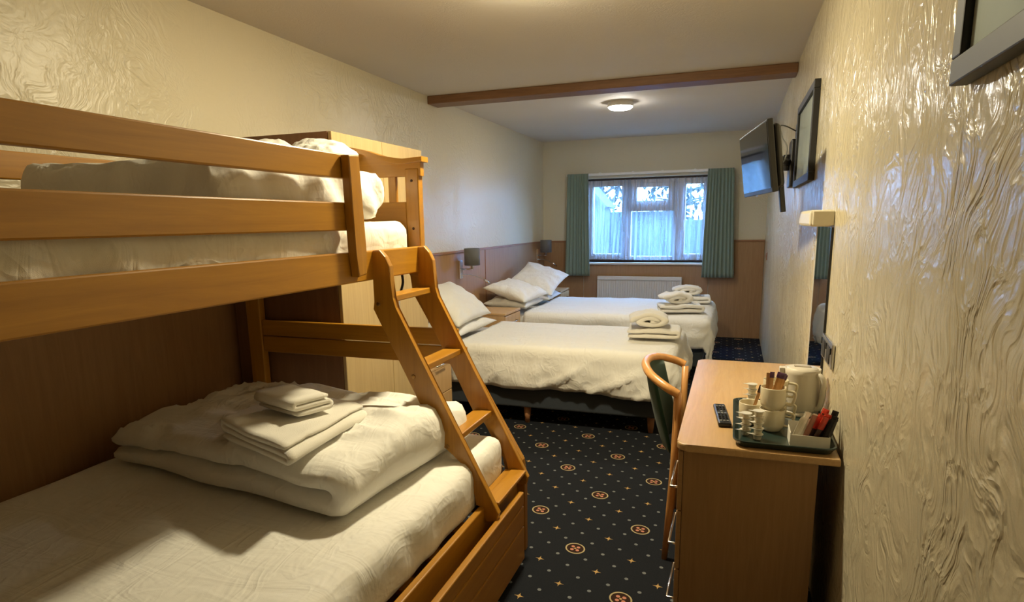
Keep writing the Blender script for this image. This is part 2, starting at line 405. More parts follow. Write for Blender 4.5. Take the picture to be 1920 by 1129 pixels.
# dado boards, each one piece
PT, DZ = 0.014, 1.222
ys = [YF, 0.40, 3.00, 6.14, YB-PT]
for a, b in zip(ys, ys[1:]): box('panel_board', XL, XL+PT, a+0.004, b-0.004, 0.0, DZ, 'panel', WL, 0.002)
for y in ys[1:-1]: box('joint_bead', XL+0.002, XL+PT+0.006, y-0.011, y+0.011, 0.0, DZ, 'trim', WL, 0.003)
for a, b, t in ((XL, -1.92, DZ), (-1.92, -0.29, WZ0-0.025), (-0.29, XR, DZ)):
    box('panel_board', a+0.003, b-0.003, YB-PT, YB, 0.0, t, 'panel', WB, 0.002)
tr_ = box('trim_1', XL, XL+0.026, YF, YB-0.001, DZ, DZ+0.022, 'trim', bev=0.004); struct(tr_)
tr_ = box('trim_2', XL+0.026, WX0-0.06, YB-0.026, YB, DZ, DZ+0.022, 'trim', bev=0.004); struct(tr_)
tr_ = box('trim_3', WX1+0.06, XR, YB-0.026, YB, DZ, DZ+0.022, 'trim', bev=0.004); struct(tr_)
struct(box('trim_4', XL, XR, 4.95, 5.14, 2.492, ZC, 'beam', bev=0.006))       # ceiling beam

# ---------------------------------------------------------------- window
FY0, FY1 = 8.46, 8.53
win = bpy.data.objects.new('window_1', None); COL.objects.link(win); win.location = (-1.1, FY0, WZ0); struct(win)
win['label'] = 'three-light window with a small top vent in the middle'
box('frame_head', WX0, WX1, FY0, FY1, 1.985, WZ1, 'upvc', win, 0.006)
box('frame_foot', WX0, WX1, FY0, FY1, WZ0, 1.03, 'upvc', win, 0.006)
box('frame_jamb', WX0, -1.845, FY0, FY1, 1.03, 1.985, 'upvc', win, 0.006)
box('frame_jamb', -0.365, WX1, FY0, FY1, 1.03, 1.985, 'upvc', win, 0.006)
box('mullion', -1.405, -1.31, FY0, FY1, 1.03, 1.985, 'upvc', win, 0.006)
box('mullion', -0.76, -0.645, FY0, FY1, 1.03, 1.985, 'upvc', win, 0.006)
box('transom', -1.31, -0.76, FY0, FY1, 1.62, 1.70, 'upvc', win, 0.006)
bm = bmesh.new()
for a in ((-1.31, -1.235, 1.70, 1.985), (-0.835, -0.76, 1.70, 1.985), (-1.235, -0.835, 1.70, 1.755), (-1.235, -0.835, 1.93, 1.985)):
    add_box(bm, a[0], a[1], FY0-0.012, FY1-0.01, a[2], a[3], 0.004)
finish('vent_sash', bm, 'upvc', win)
for a in ((-1.845, -1.405, 1.03, 1.985), (-0.645, -0.365, 1.03, 1.985)):
    bm = bmesh.new(); s_ = 0.032
    for q in ((a[0], a[0]+s_, a[2], a[3]), (a[1]-s_, a[1], a[2], a[3]), (a[0]+s_, a[1]-s_, a[2], a[2]+s_), (a[0]+s_, a[1]-s_, a[3]-s_, a[3])):
        add_box(bm, q[0], q[1], FY0-0.012, FY1-0.01, q[2], q[3], 0.004)
    sash = finish('side_sash', bm, 'upvc', win)
    hx = a[1]-0.016 if a[0] < -1 else a[0]+0.016
    box('handle', hx-0.008, hx+0.008, FY0-0.045, FY0-0.013, 1.36, 1.50, 'white_paint', sash, 0.004)
for a in ((-1.813, -1.437, 1.062, 1.953), (-0.613, -0.397, 1.062, 1.953), (-1.31, -0.76, 1.03, 1.62), (-1.235, -0.835, 1.755, 1.93)):
    box('pane', a[0], a[1], 8.495, 8.501, a[2], a[3], 'pane', win, 0)
box('lower_bar', WX0+0.005, WX1-0.005, FY0-0.035, FY0, WZ0+0.001, 0.985, 'darkbar', win, 0.003)
box('upper_bar', WX0+0.005, WX1-0.005, FY0-0.03, FY0, 2.030, WZ1-0.002, 'darkbar', win, 0.003)
struct(box('trim_5', WX0-0.03, WX1+0.03, YB-0.055, FY0, WZ0-0.028, WZ0, 'white_paint', bev=0.006))   # sill board

# curtain track
trk = thing('curtain_track', (-1.08, 8.30, 2.10), 'white curtain track across the top of the window', 'curtain track')
box('rail', -2.14, -0.03, 8.235, 8.262, 2.085, 2.115, 'white_paint', trk, 0.004)
for x in (-1.7, -1.27, -0.9, -0.5): box('bracket', x-0.012, x+0.012, 8.262, 8.34, 2.09, 2.125, 'white_paint', trk, 0.003)

def curtain(name, xt0, xt1, xb0, xb1, zt, zb, yc, amp, nf, material, label, cat, seed, group=None, th=0.003, heading=True, nu=150, nv=26):
    def fn(u, v):
        z = zb+(zt-zb)*v
        w = (1-v)
        x0 = xb0+(xt0-xb0)*v; x1 = xb1+(xt1-xb1)*v
        ph = u*nf*2*PI+0.9*math.sin(u*9+seed)+0.25*nz(u*4, v*1.5, seed)
        a = amp*(0.75+0.35*nz(u*3, v*1.2, seed+5)+0.25*w)
        if heading and v > 0.92: a *= 1-0.55*(v-0.92)/0.08
        x = x0+(x1-x0)*u+0.25*a*math.sin(ph*2)
        return Vector((x, yc+a*math.sin(ph)+0.012*nz(u*5, v*2, seed+9)*w, z))
    o = grid_obj(name, nu, nv, fn, material)
    if th: solid(o, th, 0)
    return tag(o, label, cat, group)
curtain('curtain', -2.12, -1.83, -2.155, -1.795, 2.112, 0.78, 8.195, 0.030, 8, 'green', 'sage green pleated curtain on the corner side of the window, beside the double bed pillows', 'curtain', 1.3, 'green curtains at the window')
curtain('curtain', -0.335, -0.04, -0.36, 0.01, 2.112, 0.78, 8.195, 0.030, 8, 'green', 'sage green pleated curtain at the television side of the window', 'curtain', 4.1, 'green curtains at the window')
curtain('net_curtain', -1.895, -1.30, -1.895, -1.40, 2.03, 0.992, 8.412, 0.016, 11, 'net', 'sheer white net curtain over the corner-side window light', 'net curtain', 2.2, 'net curtains at the window', 0.0, False, 120, 10)
curtain('net_curtain', -1.42, -0.315, -1.44, -0.315, 2.03, 0.985, 8.376, 0.014, 19, 'net', 'wide sheer white net curtain over the middle and television-side window lights', 'net curtain', 7.7, 'net curtains at the window', 0.0, False, 200, 10)

# radiator
rad = thing('radiator', (-1.16, 8.28, 0.15), 'white ribbed panel radiator on brown panelling under the window', 'radiator')
RX0, RX1, RZ0, RZ1, RY = -1.71, -0.61, 0.17, 0.777, 8.225
bm = bmesh.new(); nrib = 33; pts = []
pitch = (RX1-RX0-0.06)/nrib
for i in range(nrib):
    x = RX0+0.03+i*pitch
    pts += [(x, RY+0.012), (x+pitch*0.28, RY+0.012), (x+pitch*0.40, RY), (x+pitch*0.88, RY)]
pts += [(RX1-0.03, RY+0.012), (RX1-0.03, RY+0.03), (RX0+0.03, RY+0.03)]
add_prism(bm, pts, 'z', RZ0+0.04, RZ1-0.055)
finish('ribbed_panel', bm, 'radiator', rad)
box('top_rim', RX0, RX1, RY-0.004, RY+0.05, RZ1-0.052, RZ1, 'radiator', rad, 0.008)
box('bottom_rim', RX0, RX1, RY-0.004, RY+0.03, RZ0, RZ0+0.045, 'radiator', rad, 0.008)
box('side_rim', RX0, RX0+0.03, RY-0.002, RY+0.05, RZ0+0.045, RZ1-0.052, 'radiator', rad, 0.004)
box('side_rim', RX1-0.03, RX1, RY-0.002, RY+0.05, RZ0+0.045, RZ1-0.052, 'radiator', rad, 0.004)
box('hanger', RX0+0.2, RX0+0.24, RY+0.05, YB-PT, 0.3, 0.6, 'radiator', rad, 0.002)
box('hanger', RX1-0.24, RX1-0.2, RY+0.05, YB-PT, 0.3, 0.6, 'radiator', rad, 0.002)
tube('valve_pipe', [(RX1+0.03, RY+0.02, 0.0), (RX1+0.03, RY+0.02, 0.2), (RX1-0.005, RY+0.02, 0.2)], 0.009, 'radiator', rad)

# ---------------------------------------------------------------- garden beyond the window
g = box('garden_ground', -9, 6, 8.7, 22, -0.25, -0.2, 'grass', bev=0, origin=(0, 0, 0)); struct(g)
fen = thing('garden_fence', (-2, 11.6, -0.2), 'pale board fence in the garden behind the net curtains', 'fence')
bm = bmesh.new(); add_box(bm, -0.0668, 0.0668, -0.012, 0.012, 0, 1.0, 0.003, 1)
me = None
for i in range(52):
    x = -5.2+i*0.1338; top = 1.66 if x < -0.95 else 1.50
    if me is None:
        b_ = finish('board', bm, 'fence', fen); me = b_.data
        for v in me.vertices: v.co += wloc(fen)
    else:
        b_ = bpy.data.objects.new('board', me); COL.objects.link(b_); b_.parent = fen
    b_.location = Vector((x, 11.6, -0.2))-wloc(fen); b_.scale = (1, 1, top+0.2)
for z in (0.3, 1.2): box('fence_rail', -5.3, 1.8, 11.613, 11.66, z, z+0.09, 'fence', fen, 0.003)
sh = thing('garden_shed', (-3.4, 11.0, -0.2), 'pale lean-to shed with a sloping roof outside the window', 'shed')
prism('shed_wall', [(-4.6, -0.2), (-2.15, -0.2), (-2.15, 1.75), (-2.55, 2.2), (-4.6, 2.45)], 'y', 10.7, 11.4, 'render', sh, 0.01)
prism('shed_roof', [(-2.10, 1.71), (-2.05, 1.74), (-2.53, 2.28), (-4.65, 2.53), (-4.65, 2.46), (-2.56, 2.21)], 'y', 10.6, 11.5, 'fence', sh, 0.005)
def tree(x, y, h, w, label, seed, n):
    rnd = random.Random(seed)
    t = thing('garden_tree', (x, y, -0.2), label, 'tree', 'trees behind the garden fence')
    bm = bmesh.new(); add_tube(bm, [(x, y, -0.2), (x+0.05, y, h*0.4), (x-0.03, y, h*0.75), (x, y, h)], [0.14, 0.11, 0.07, 0.02], 8)
    for k in range(16):
        z0 = h*(0.25+0.65*rnd.random()); a = rnd.random()*2*PI; L = w*(0.5+0.5*rnd.random())
        add_tube(bm, [(x, y, z0), (x+math.cos(a)*L*0.5, y+math.sin(a)*L*0.5, z0+0.25*L), (x+math.cos(a)*L, y+math.sin(a)*L, z0+0.35*L)], [0.04, 0.025, 0.008], 6)
    finish('trunk', bm, 'bark', t, True)
    bm = bmesh.new()
    for k in range(n):
        a = rnd.random()*2*PI; r = w*math.sqrt(rnd.random()); z = h*0.22+(h*0.85)*rnd.random()
        c = Vector((x+r*math.cos(a), y+r*math.sin(a), z))
        q = Euler((rnd.random()*6, rnd.random()*6, rnd.random()*6)).to_matrix(); s_ = 0.05+0.07*rnd.random()
        bm.faces.new([bm.verts.new(c+q @ Vector(v)*s_) for v in ((-1, 0, 0), (0, -0.5, 0), (1, 0, 0), (0, 0.5, 0.15))])
    o = finish('foliage', bm, 'leaf', t); o['kind'] = 'stuff'
tree(-1.1, 13.4, 4.4, 0.75, 'leafy tree behind the garden fence, seen through the middle window light', 3, 900)
tree(-2.9, 13.9, 4.6, 0.9, 'leafy tree behind the garden shed roof', 5, 900)
tree(0.6, 13.6, 3.8, 0.75, 'leafy tree behind the low end of the garden fence', 9, 900)

# ---------------------------------------------------------------- ceiling lights
def ceiling_light(x, y, glow, label, r=0.115):
    t = thing('ceiling_light', (x, y, ZC), label, 'ceiling light', 'round ceiling lights')
    lathe('base_ring', [(r*0.96, ZC), (r, ZC-0.012), (r, ZC-0.040), (r*0.95, ZC-0.044), (r*0.9, ZC-0.03), (r*0.9, ZC)], (x, y, 0), 'white_paint', t, 40)
    lathe('diffuser', [(0, ZC-0.070), (r*0.45, ZC-0.068), (r*0.8, ZC-0.060), (r*0.94, ZC-0.046), (r*0.92, ZC-0.036), (0, ZC-0.036)], (x, y, 0), glow, t, 40)
ceiling_light(-1.03, 5.90, 'glow_far', 'round lit ceiling light beyond the wooden beam')
ceiling_light(-0.87, 2.78, 'glow_near', 'round lit ceiling light above the bunk ladder')

# ---------------------------------------------------------------- soft goods builders
def soft_box(name, x0, x1, y0, y1, z0, z1, r, amp, f, seed, material, parent=None, ds=0.03, side_amp=0.0):
    lo = Vector((x0, y0, z0)); hi = Vector((x1, y1, z1)); il = lo+Vector((r, r, r)); ih = hi-Vector((r, r, r))
    bm = bmesh.new()
    for ax in range(3):
        u, v = [k for k in range(3) if k != ax]
        nu = max(2, int((hi[u]-lo[u])/ds)); nv = max(2, int((hi[v]-lo[v])/ds))
        for side in (0, 1):
            gv = []
            for i in range(nu+1):
                row = []
                for j in range(nv+1):
                    p = Vector((0, 0, 0)); p[ax] = hi[ax] if side else lo[ax]
                    p[u] = lo[u]+(hi[u]-lo[u])*i/nu; p[v] = lo[v]+(hi[v]-lo[v])*j/nv
                    q = Vector([min(max(p[k], il[k]), ih[k]) for k in range(3)])
                    n = (p-q); n = n.normalized() if n.length > 0 else Vector((0, 0, 1))
                    w = amp*(nz(p.x, p.y, p.z+seed, f)+0.5*nz(p.x, p.y, p.z+seed+3, f*2.3))
                    if side_amp and abs(n.z) < 0.8: w += side_amp*nz(p.x*9, p.y*9+p.z*6, p.z*2.0+seed)
                    row.append(bm.verts.new(q+n*(r+w)))
                gv.append(row)
            for i in range(nu):
                for j in range(nv): bm.faces.new((gv[i][j], gv[i+1][j], gv[i+1][j+1], gv[i][j+1]))
    bmesh.ops.remove_doubles(bm, verts=bm.verts, dist=1e-4)
    return finish(name, bm, material, parent, True)

def drape(name, x0, x1, y0, y1, zt, r, hx0, hx1, hy0, hy1, amp, seed, material, ds=0.028, flare=0.06, calm=1.0):
    """a duvet lying on the rectangle and hanging over its edges by the given lengths"""
    ax0, ax1, ay0, ay1 = x0+r, x1-r, y0+r, y1-r
    nx = int((ax1-ax0+hx0+hx1)/ds); ny = int((ay1-ay0+hy0+hy1)/ds)
    def fn(u, v):
        s_ = ax0-hx0+(ax1-ax0+hx0+hx1)*u; t_ = ay0-hy0+(ay1-ay0+hy0+hy1)*v
        px = min(max(s_, ax0), ax1); py = min(max(t_, ay0), ay1)
        d = Vector((s_-px, t_-py)); L = d.length
        big = nz(s_, t_, seed, 1.3); mid = nz(s_, t_, seed+4, 3.6)
        crease = 1-abs(nz(s_*2.2+0.5*big, t_*5.0+mid*0.4, seed+8))*2.2
        crease = max(0, crease)**2
        w = amp*(0.9*big+0.55*mid)+amp*0.45*crease
        if L < 1e-6: return Vector((px, py, zt+w*0.75))
        n2 = d/L; lim = r*PI/2
        if L < lim:
            a = L/r; off = r*math.sin(a); dz = r*(1-math.cos(a)); N = Vector((n2.x*math.sin(a), n2.y*math.sin(a), math.cos(a)))
        else:
            e = L-lim; off = r+flare*e; dz = r+e; N = Vector((n2.x, n2.y, 0))
            tang = s_ if abs(n2.y) > abs(n2.x) else t_
            w += min(1, e/0.12)*0.010*math.sin(tang*13+2.2*big+seed)+min(1, e/0.12)*0.010*nz(tang*9, e*3, seed+2)
            k = min(1, e/0.10)*calm
            dg = abs(nz(tang*3.2+e*3.5, e*2.0-tang*0.7, seed+12)); dg2 = abs(nz(tang*7+0.8*big-e*4, e*5, seed+14))
            w += k*(0.030*max(0, 1-dg*5)+0.014*max(0, 1-dg2*4))-k*0.012
            w += k*0.022*math.sin(min(1, e/0.24)*PI)
            dz += k*(0.030*nz(tang*1.7, 0.3, seed+6)+0.014*nz(tang*5.0, 0.9, seed+3))
        return Vector((px+n2.x*off, py+n2.y*off, zt-dz))+N*w
    o = grid_obj(name, nx, ny, fn, material)
    return o

def pillow(name, c, a, b, t, rot, seed, label, group, sag=0.0, mat_='linen'):
    R_ = Euler(rot).to_matrix(); c = Vector(c); n = 34; bm = bmesh.new()
    def P(u, v, side):
        k = 0.10
        x = a*u*(1-k*(1-v*v)*abs(u)**3); y = b*v*(1-k*1.2*(1-u*u)*abs(v)**3)
        e = max(0.0, (1-abs(u)**2.6))*max(0.0, (1-abs(v)**2.6))
        h = t*e**0.48
        rad = math.atan2(v, u)
        wr = 0.010*math.sin(rad*11+seed*3)*min(1, (u*u+v*v)**1.5)*(1-max(abs(u), abs(v))**6)
        h = h+(0.016*nz(u*1.7+seed, v*1.7, side*2.0, 1.0)+0.006*nz(u*5+seed, v*5, side*3.0)+wr)*min(1.0, e*3)
        z = h*side*(1.0 if side > 0 else 0.75)-sag*(u*u)
        return c+R_ @ Vector((x, y, z))
    top = [[bm.verts.new(P(-1+2*i/(n-1), -1+2*j/(n-1), 1)) for j in range(n)] for i in range(n)]
    bot = [[top[i][j] if i in (0, n-1) or j in (0, n-1) else bm.verts.new(P(-1+2*i/(n-1), -1+2*j/(n-1), -1)) for j in range(n)] for i in range(n)]
    for i in range(n-1):
        for j in range(n-1):
            bm.faces.new((top[i][j], top[i+1][j], top[i+1][j+1], top[i][j+1]))
            q = (bot[i][j], bot[i][j+1], bot[i+1][j+1], bot[i+1][j])
            if len(set(q)) == 4: 
                try: bm.faces.new(q)
                except ValueError: pass
    return tag(finish(name, bm, mat_, None, True), label, 'pillow', group)

def fold_path(L, n, h):
    """zigzag of n layers, each h high, ends rounded; centre line from bottom to top"""
    pts = []; r = h/2
    for k in range(n):
        z = h*(k+0.5); a, b = (r, L-r) if k % 2 == 0 else (L-r, r)
        m_ = max(6, int(L/0.03))
        for i in range(m_+1): pts.append((a+(b-a)*i/m_, z))
        if k < n-1:
            cx = b; s_ = 1 if k % 2 == 0 else -1
            for i in range(1, 6):
                t = PI*i/6; pts.append((cx+s_*r*math.sin(t), z+r-r*math.cos(t)))
    return pts
def roll_path(R_, turns, flat=0.7):
    pts = []; n = int(turns*26)
    for i in range(n+1):
        t = i/n; a = t*turns*2*PI; r = R_*(0.16+0.84*t)
        pts.append((R_+r*math.cos(a-PI/2), R_*flat+r*flat*math.sin(a-PI/2)))
    return pts
def cloth_fold(name, path, Wd, th, quad, zbase, seed, material, amp=0.006, pinch=0.25, f=5.0, nw=None, L=None, flip=False, droop=None):
    """sweep a folded section along its width; quad maps (along, width) onto four plan corners A,B,C,D"""
    L = L or max(p[0] for p in path)
    A, B, C_, D = [Vector((q[0], q[1])) for q in quad]
    nw = nw or max(5, int(Wd/0.03)); n = len(path)
    nor = []
    for i in range(n):
        a = path[max(0, i-1)]; b = path[min(n-1, i+1)]
        t = Vector((b[0]-a[0], b[1]-a[1])); t = t.normalized() if t.length else Vector((1, 0)); nor.append(Vector((-t.y, t.x)))
    bm = bmesh.new(); rows = []
    for j in range(nw+1):
        w = j/nw; edge = min(w, 1-w)*Wd
        pf = 1-pinch*(1-min(1, edge/(th*0.8)))**2
        top, bot = [], []
        for i in range(n):
            tf = th/2*pf
            if i in (0, n-1): tf *= 0.55
            elif i in (1, n-2): tf *= 0.85
            for sgn, lst in ((1, top), (-1, bot)):
                s_, z = path[i][0]+nor[i].x*tf*sgn, path[i][1]+nor[i].y*tf*sgn
                u = s_/L
                P2 = (A*(1-u)+B*u)*(1-w)+(D*(1-u)+C_*u)*w
                x, y = P2.x, P2.y
                zz = zbase+z
                g = nz(x, y, zz*0.6+seed, f); g2 = nz(x, y, zz+seed+7, f*2.6)
                hh = z/max(1e-6, max(p[1] for p in path))
                x += amp*nz(x, y, z*3+seed+11, f)*0.9; y += amp*nz(x, y, z*3+seed+17, f)*0.9
                zz += (amp*g+amp*0.5*g2)*hh
                cr_ = max(0, 1-abs(nz(x*2.0+0.6*g, y*5.5+0.5*g2, seed+21))*4)**2
                zz += amp*0.55*cr_*hh
                if droop: zz += droop(u, w)*hh
                lst.append(bm.verts.new((x, y, zz)))
        rows.append((top, bot))
    for j in range(nw):
        (t0, b0), (t1, b1) = rows[j], rows[j+1]
        for i in range(n-1):
            bm.faces.new((t0[i], t0[i+1], t1[i+1], t1[i])); bm.faces.new((b0[i], b1[i], b1[i+1], b0[i+1]))
        bm.faces.new((t0[0], t1[0], b1[0], b0[0])); bm.faces.new((t0[-1], b0[-1], b1[-1], t1[-1]))
    for top, bot in (rows[0], rows[-1]):
        for i in range(n-1): bm.faces.new((top[i], bot[i], bot[i+1], top[i+1]))
    return finish(name, bm, material, None, True)
def rect(cx, cy, lx, ly, deg):
    a = math.radians(deg); ux = Vector((math.cos(a), math.sin(a)))*lx/2; uy = Vector((-math.sin(a), math.cos(a)))*ly/2; c = Vector((cx, cy))
    return [c-ux-uy, c+ux-uy, c+ux+uy, c-ux+uy]

# ---------------------------------------------------------------- bunk bed
bunk = thing('bunk_bed', (-1.85, 1.5, 0), 'honey wood bunk bed with sloping ladder, single bed over a wide lower bed', 'bunk bed')
NY, FYE = 0.45, 2.545      # near and far ends
XFo, XBo = -1.32, -2.34    # outer faces of the upper bed
box('guard_rail', XFo-0.026, XFo, NY, 1.985, 1.662, 1.748, 'honey_y', bunk, 0.005)
box('guard_rail', XFo-0.026, XFo, NY, 1.985, 1.480, 1.580, 'honey_y', bunk, 0.005)
box('side_rail', XFo-0.028, XFo, NY, 2.50, 1.288, 1.402, 'honey_y', bunk, 0.005)
box('back_guard_rail', XBo+0.05, XBo+0.076, NY, 2.50, 1.666, 1.758, 'honey_y', bunk, 0.005)
box('back_side_rail', XBo+0.05, XBo+0.078, NY, 2.50, 1.288, 1.402, 'honey_y', bunk, 0.005)
# the tapered post that carries the guard rails
prism('guard_post', [(1.925, 1.742), (1.992, 1.747), (2.004, 1.40), (2.000, 1.318), (1.948, 1.312), (1.938, 1.40)], 'x', XFo+0.001, XFo+0.036, 'honey_z', bunk, 0.005)
# slatted base of the upper bed
for i in range(10): box('bed_slat', XBo+0.08, XFo-0.03, 0.55+i*0.2, 0.63+i*0.2, 1.318, 1.336, 'honey_x', bunk, 0.002)
def end_panel(y0, y1, far):
    c = (XFo+XBo)/2
    half = [(0.535, 1.752), (0.535, 1.789), (0.44, 1.783), (0.40, 1.784), (0.33, 1.802), (0.24, 1.831), (0.15, 1.850), (0.07, 1.859), (0.0, 1.862)]
    low = [(0.52, 1.708), (0.52, 1.768)]+[(x, z-0.020) for x, z in half[2:]]
    capo = [(c+x, z) for x, z in half[1:]]+[(c-x, z) for x, z in reversed(half[1:-1])]
    capi = [(c+x, z-0.022) for x, z in half[1:]]+[(c-x, z-0.022) for x, z in reversed(half[1:-1])]
    prism('top_cap', capo+list(reversed(capi)), 'y', y0-0.012, y1+0.012, 'honey_x', bunk, 0.004)
    top = [(c+x, z) for x, z in low[1:]]+[(c-x, z) for x, z in reversed(low[1:-1])]
    prism('top_rail', [(c-0.52, 1.708)]+[(c+0.52, 1.708)]+top, 'y', y0+0.004, y1-0.004, 'honey_x', bunk, 0.002)
    for xa, xb in ((XFo-0.068, XFo), (XBo, XBo+0.068)):
        st = box('stile', xa, xb, y0, y1, 1.27, 1.742, 'honey_z', bunk, 0.006)
        if xb == XFo and far:
            for z in (1.688, 1.48): lathe('screw_cap', [(0, 0), (0.006, 0), (0.006, 0.003), (0, 0.004)], (XFo-0.034, y0+0.0005, z), 'hole', st, 10, Matrix.Rotation(PI/2, 3, 'X'))
    box('lower_rail', XBo+0.07, XFo-0.07, y0+0.006, y1-0.006, 1.30, 1.598, 'honey_x', bunk, 0.003)
    x = XFo-0.068-0.052
    while x-0.040 > XBo+0.09:
        box('slat', x-0.038, x, y0+0.010, y1-0.010, 1.596, 1.712, 'honey_z', bunk, 0.003); x -= 0.093
    # lower half of the end: back post, head rail of two boards, sloping front leg
    box('back_post', XBo, XBo+0.085, y0, y1, 0.0, 1.27, 'honey_z', bunk, 0.006)
    box('head_board', XBo+0.087, -1.16, y0+0.008, y1-0.012, 0.952, 1.030, 'honey_x', bunk, 0.004)
    box('head_board', XBo+0.087, -1.12, y0+0.008, y1-0.012, 0.866, 0.948, 'honey_x', bunk, 0.004)
    box('head_board', XBo+0.087, -0.96, y0+0.008, y1-0.012, 0.24, 0.40, 'honey_x', bunk, 0.004)
    prism('sloping_leg', [(-1.385, 1.272), (-1.305, 1.272), (-1.285, 1.19), (-0.855, 0.44), (-0.845, 0.36), (-0.845, 0.0), (-0.93, 0.0), (-0.93, 0.38), (-0.945, 0.45), (-1.375, 1.19)], 'y', y0+0.002, y1, 'honey_z', bunk, 0.005)
end_panel(2.503, FYE, True)
end_panel(NY-0.042, NY, False)
# lower bed frame
box('lower_side_rail', -0.905, -0.878, NY, 2.50, 0.21, 0.396, 'honey_y', bunk, 0.005)
box('lower_back_rail', -2.44, -2.415, NY, 2.50, 0.21, 0.396, 'honey_y', bunk, 0.005)
for i in range(10): box('lower_bed_slat', -2.41, -0.91, 0.56+i*0.2, 0.64+i*0.2, 0.335, 0.353, 'honey_x', bunk, 0.002)
# under-bed drawer, front of grooved boards
dr = box('drawer', -1.7, -0.836, 0.62, 2.34, 0.035, 0.19, 'honey_y', bunk, 0.004)
for z0, z1 in ((0.037, 0.191), (0.197, 0.287), (0.293, 0.352)): box('drawer_board', -0.832, -0.806, 0.58, 2.38, z0, z1, 'honey_y', dr, 0.005)
# ladder
prof = [(-1.336, 1.385), (-1.318, 1.403), (-1.290, 1.404), (-1.266, 1.378), (-1.249, 1.342), (-1.246, 1.281), (-1.247, 1.218), (-1.236, 1.178), (-0.818, 0.378),
        (-0.826, 0.345), (-0.858, 0.336), (-0.877, 0.338), (-0.877, 0.397), (-0.915, 0.400), (-0.920, 0.450), (-0.938, 0.520), (-0.972, 0.580), (-1.020, 0.612), (-1.068, 0.645), (-1.332, 1.172), (-1.318, 1.20), (-1.318, 1.36)]
for y0 in (2.100, 2.470):
    st = prism('ladder_stringer', prof, 'y', y0, y0+0.030, 'honey_z', bunk, 0.006)
    if y0 < 2.2:
        for x, z in ((-1.318, 1.193), (-1.177, 0.909), (-1.040, 0.634)):
            lathe('screw', [(0, 0), (0.0085, 0), (0.0085, 0.002), (0.006, 0.003), (0, 0.0015)], (x+0.012, y0-0.0002, z), 'bolt', st, 12, Matrix.Rotation(PI/2, 3, 'X'))
for x0, x1, z in ((-1.335, -1.262, 1.222), (-1.205, -1.126, 0.950), (-1.068, -0.984, 0.676)):
    box('ladder_tread', x0, x1, 2.1295, 2.4705, z-0.026, z, 'honey_y', bunk, 0.004)
bt = box('ladder_tread', -0.895, -0.826, 2.1295, 2.4705, 0.397, 0.412, 'honey_y', bunk, 0.004)
box('tread_lip', -0.925, -0.897, 2.1295, 2.4705, 0.397, 0.407, 'honey_y', bt, 0.003)
tube('hanging_strap', spline([(-1.42, 2.49, 1.30), (-1.415, 2.492, 1.24), (-1.43, 2.49, 1.19)]), 0.006, 'black', bunk, 6)

um = soft_box('upper_mattress', XBo+0.09, XFo-0.035, 0.5, 2.485, 1.338, 1.512, 0.055, 0.006, 6, 3.0, 'linen_worn', ds=0.025, side_amp=0.012)
tag(um, 'thin mattress in a wrinkled white sheet on the upper bunk', 'mattress')
lm = soft_box('lower_mattress', -2.405, -0.922, 0.5, 2.475, 0.354, 0.572, 0.06, 0.005, 3, 8.0, 'linen', ds=0.03, side_amp=0.010)
tag(lm, 'wide mattress in a smooth white sheet on the lower bunk', 'mattress')

ld = cloth_fold('folded_duvet', fold_path(1.2, 2, 0.082), 0.95, 0.080, [(-2.33, 1.68), (-1.12, 1.50), (-1.06, 2.33), (-2.33, 2.44)], 0.578, 4.0, 'linen', amp=0.027, pinch=0.55, f=3.1, nw=60,
    droop=lambda u, w: 0.05*math.sin(PI*min(1, max(0, w)))*(0.4+0.6*u)-0.03*(1-min(1, u*6)))
tag(ld, 'white duvet folded in two on the lower bunk under the towels', 'duvet', 'folded white duvets on the bunks')
bt_ = cloth_fold('bath_towel', fold_path(0.36, 3, 0.022), 0.50, 0.020, [(-1.66, 1.60), (-1.25, 1.45), (-1.28, 1.93), (-1.72, 2.02)], 0.775, 6.0, 'terry', amp=0.010, pinch=0.2, f=5.0)
tag(bt_, 'white bath towel folded flat on the lower bunk duvet', 'towel', 'folded towels on the lower bunk')
ht = cloth_fold('hand_towel', fold_path(0.14, 3, 0.022), 0.20, 0.020, rect(-1.47, 1.76, 0.15, 0.24, 72), 0.852, 9.0, 'terry', amp=0.005, pinch=0.2, f=8.0)
tag(ht, 'small white hand towel folded on top of the bath towel on the lower bunk', 'towel', 'folded towels on the lower bunk')

ud = soft_box('folded_duvet', -2.20, -1.395, 1.40, 2.37, 1.520, 1.715, 0.075, 0.022, 4.5, 12.0, 'linen', ds=0.018, side_amp=0.030)
tag(ud, 'white duvet folded and bunched on the upper bunk behind the guard rail', 'duvet', 'folded white duvets on the bunks')
pillow('pillow', (-1.74, 2.36, 1.785), 0.15, 0.12, 0.075, (0.3, 0.05, 0.12), 2.0, 'white pillow on the duvet at the headboard of the upper bunk, ladder side', 'pillows on the upper bunk')
pillow('pillow', (-2.03, 2.36, 1.800), 0.13, 0.12, 0.075, (0.3, -0.05, -0.1), 3.0, 'white pillow on the duvet at the headboard of the upper bunk, wall side', 'pillows on the upper bunk')

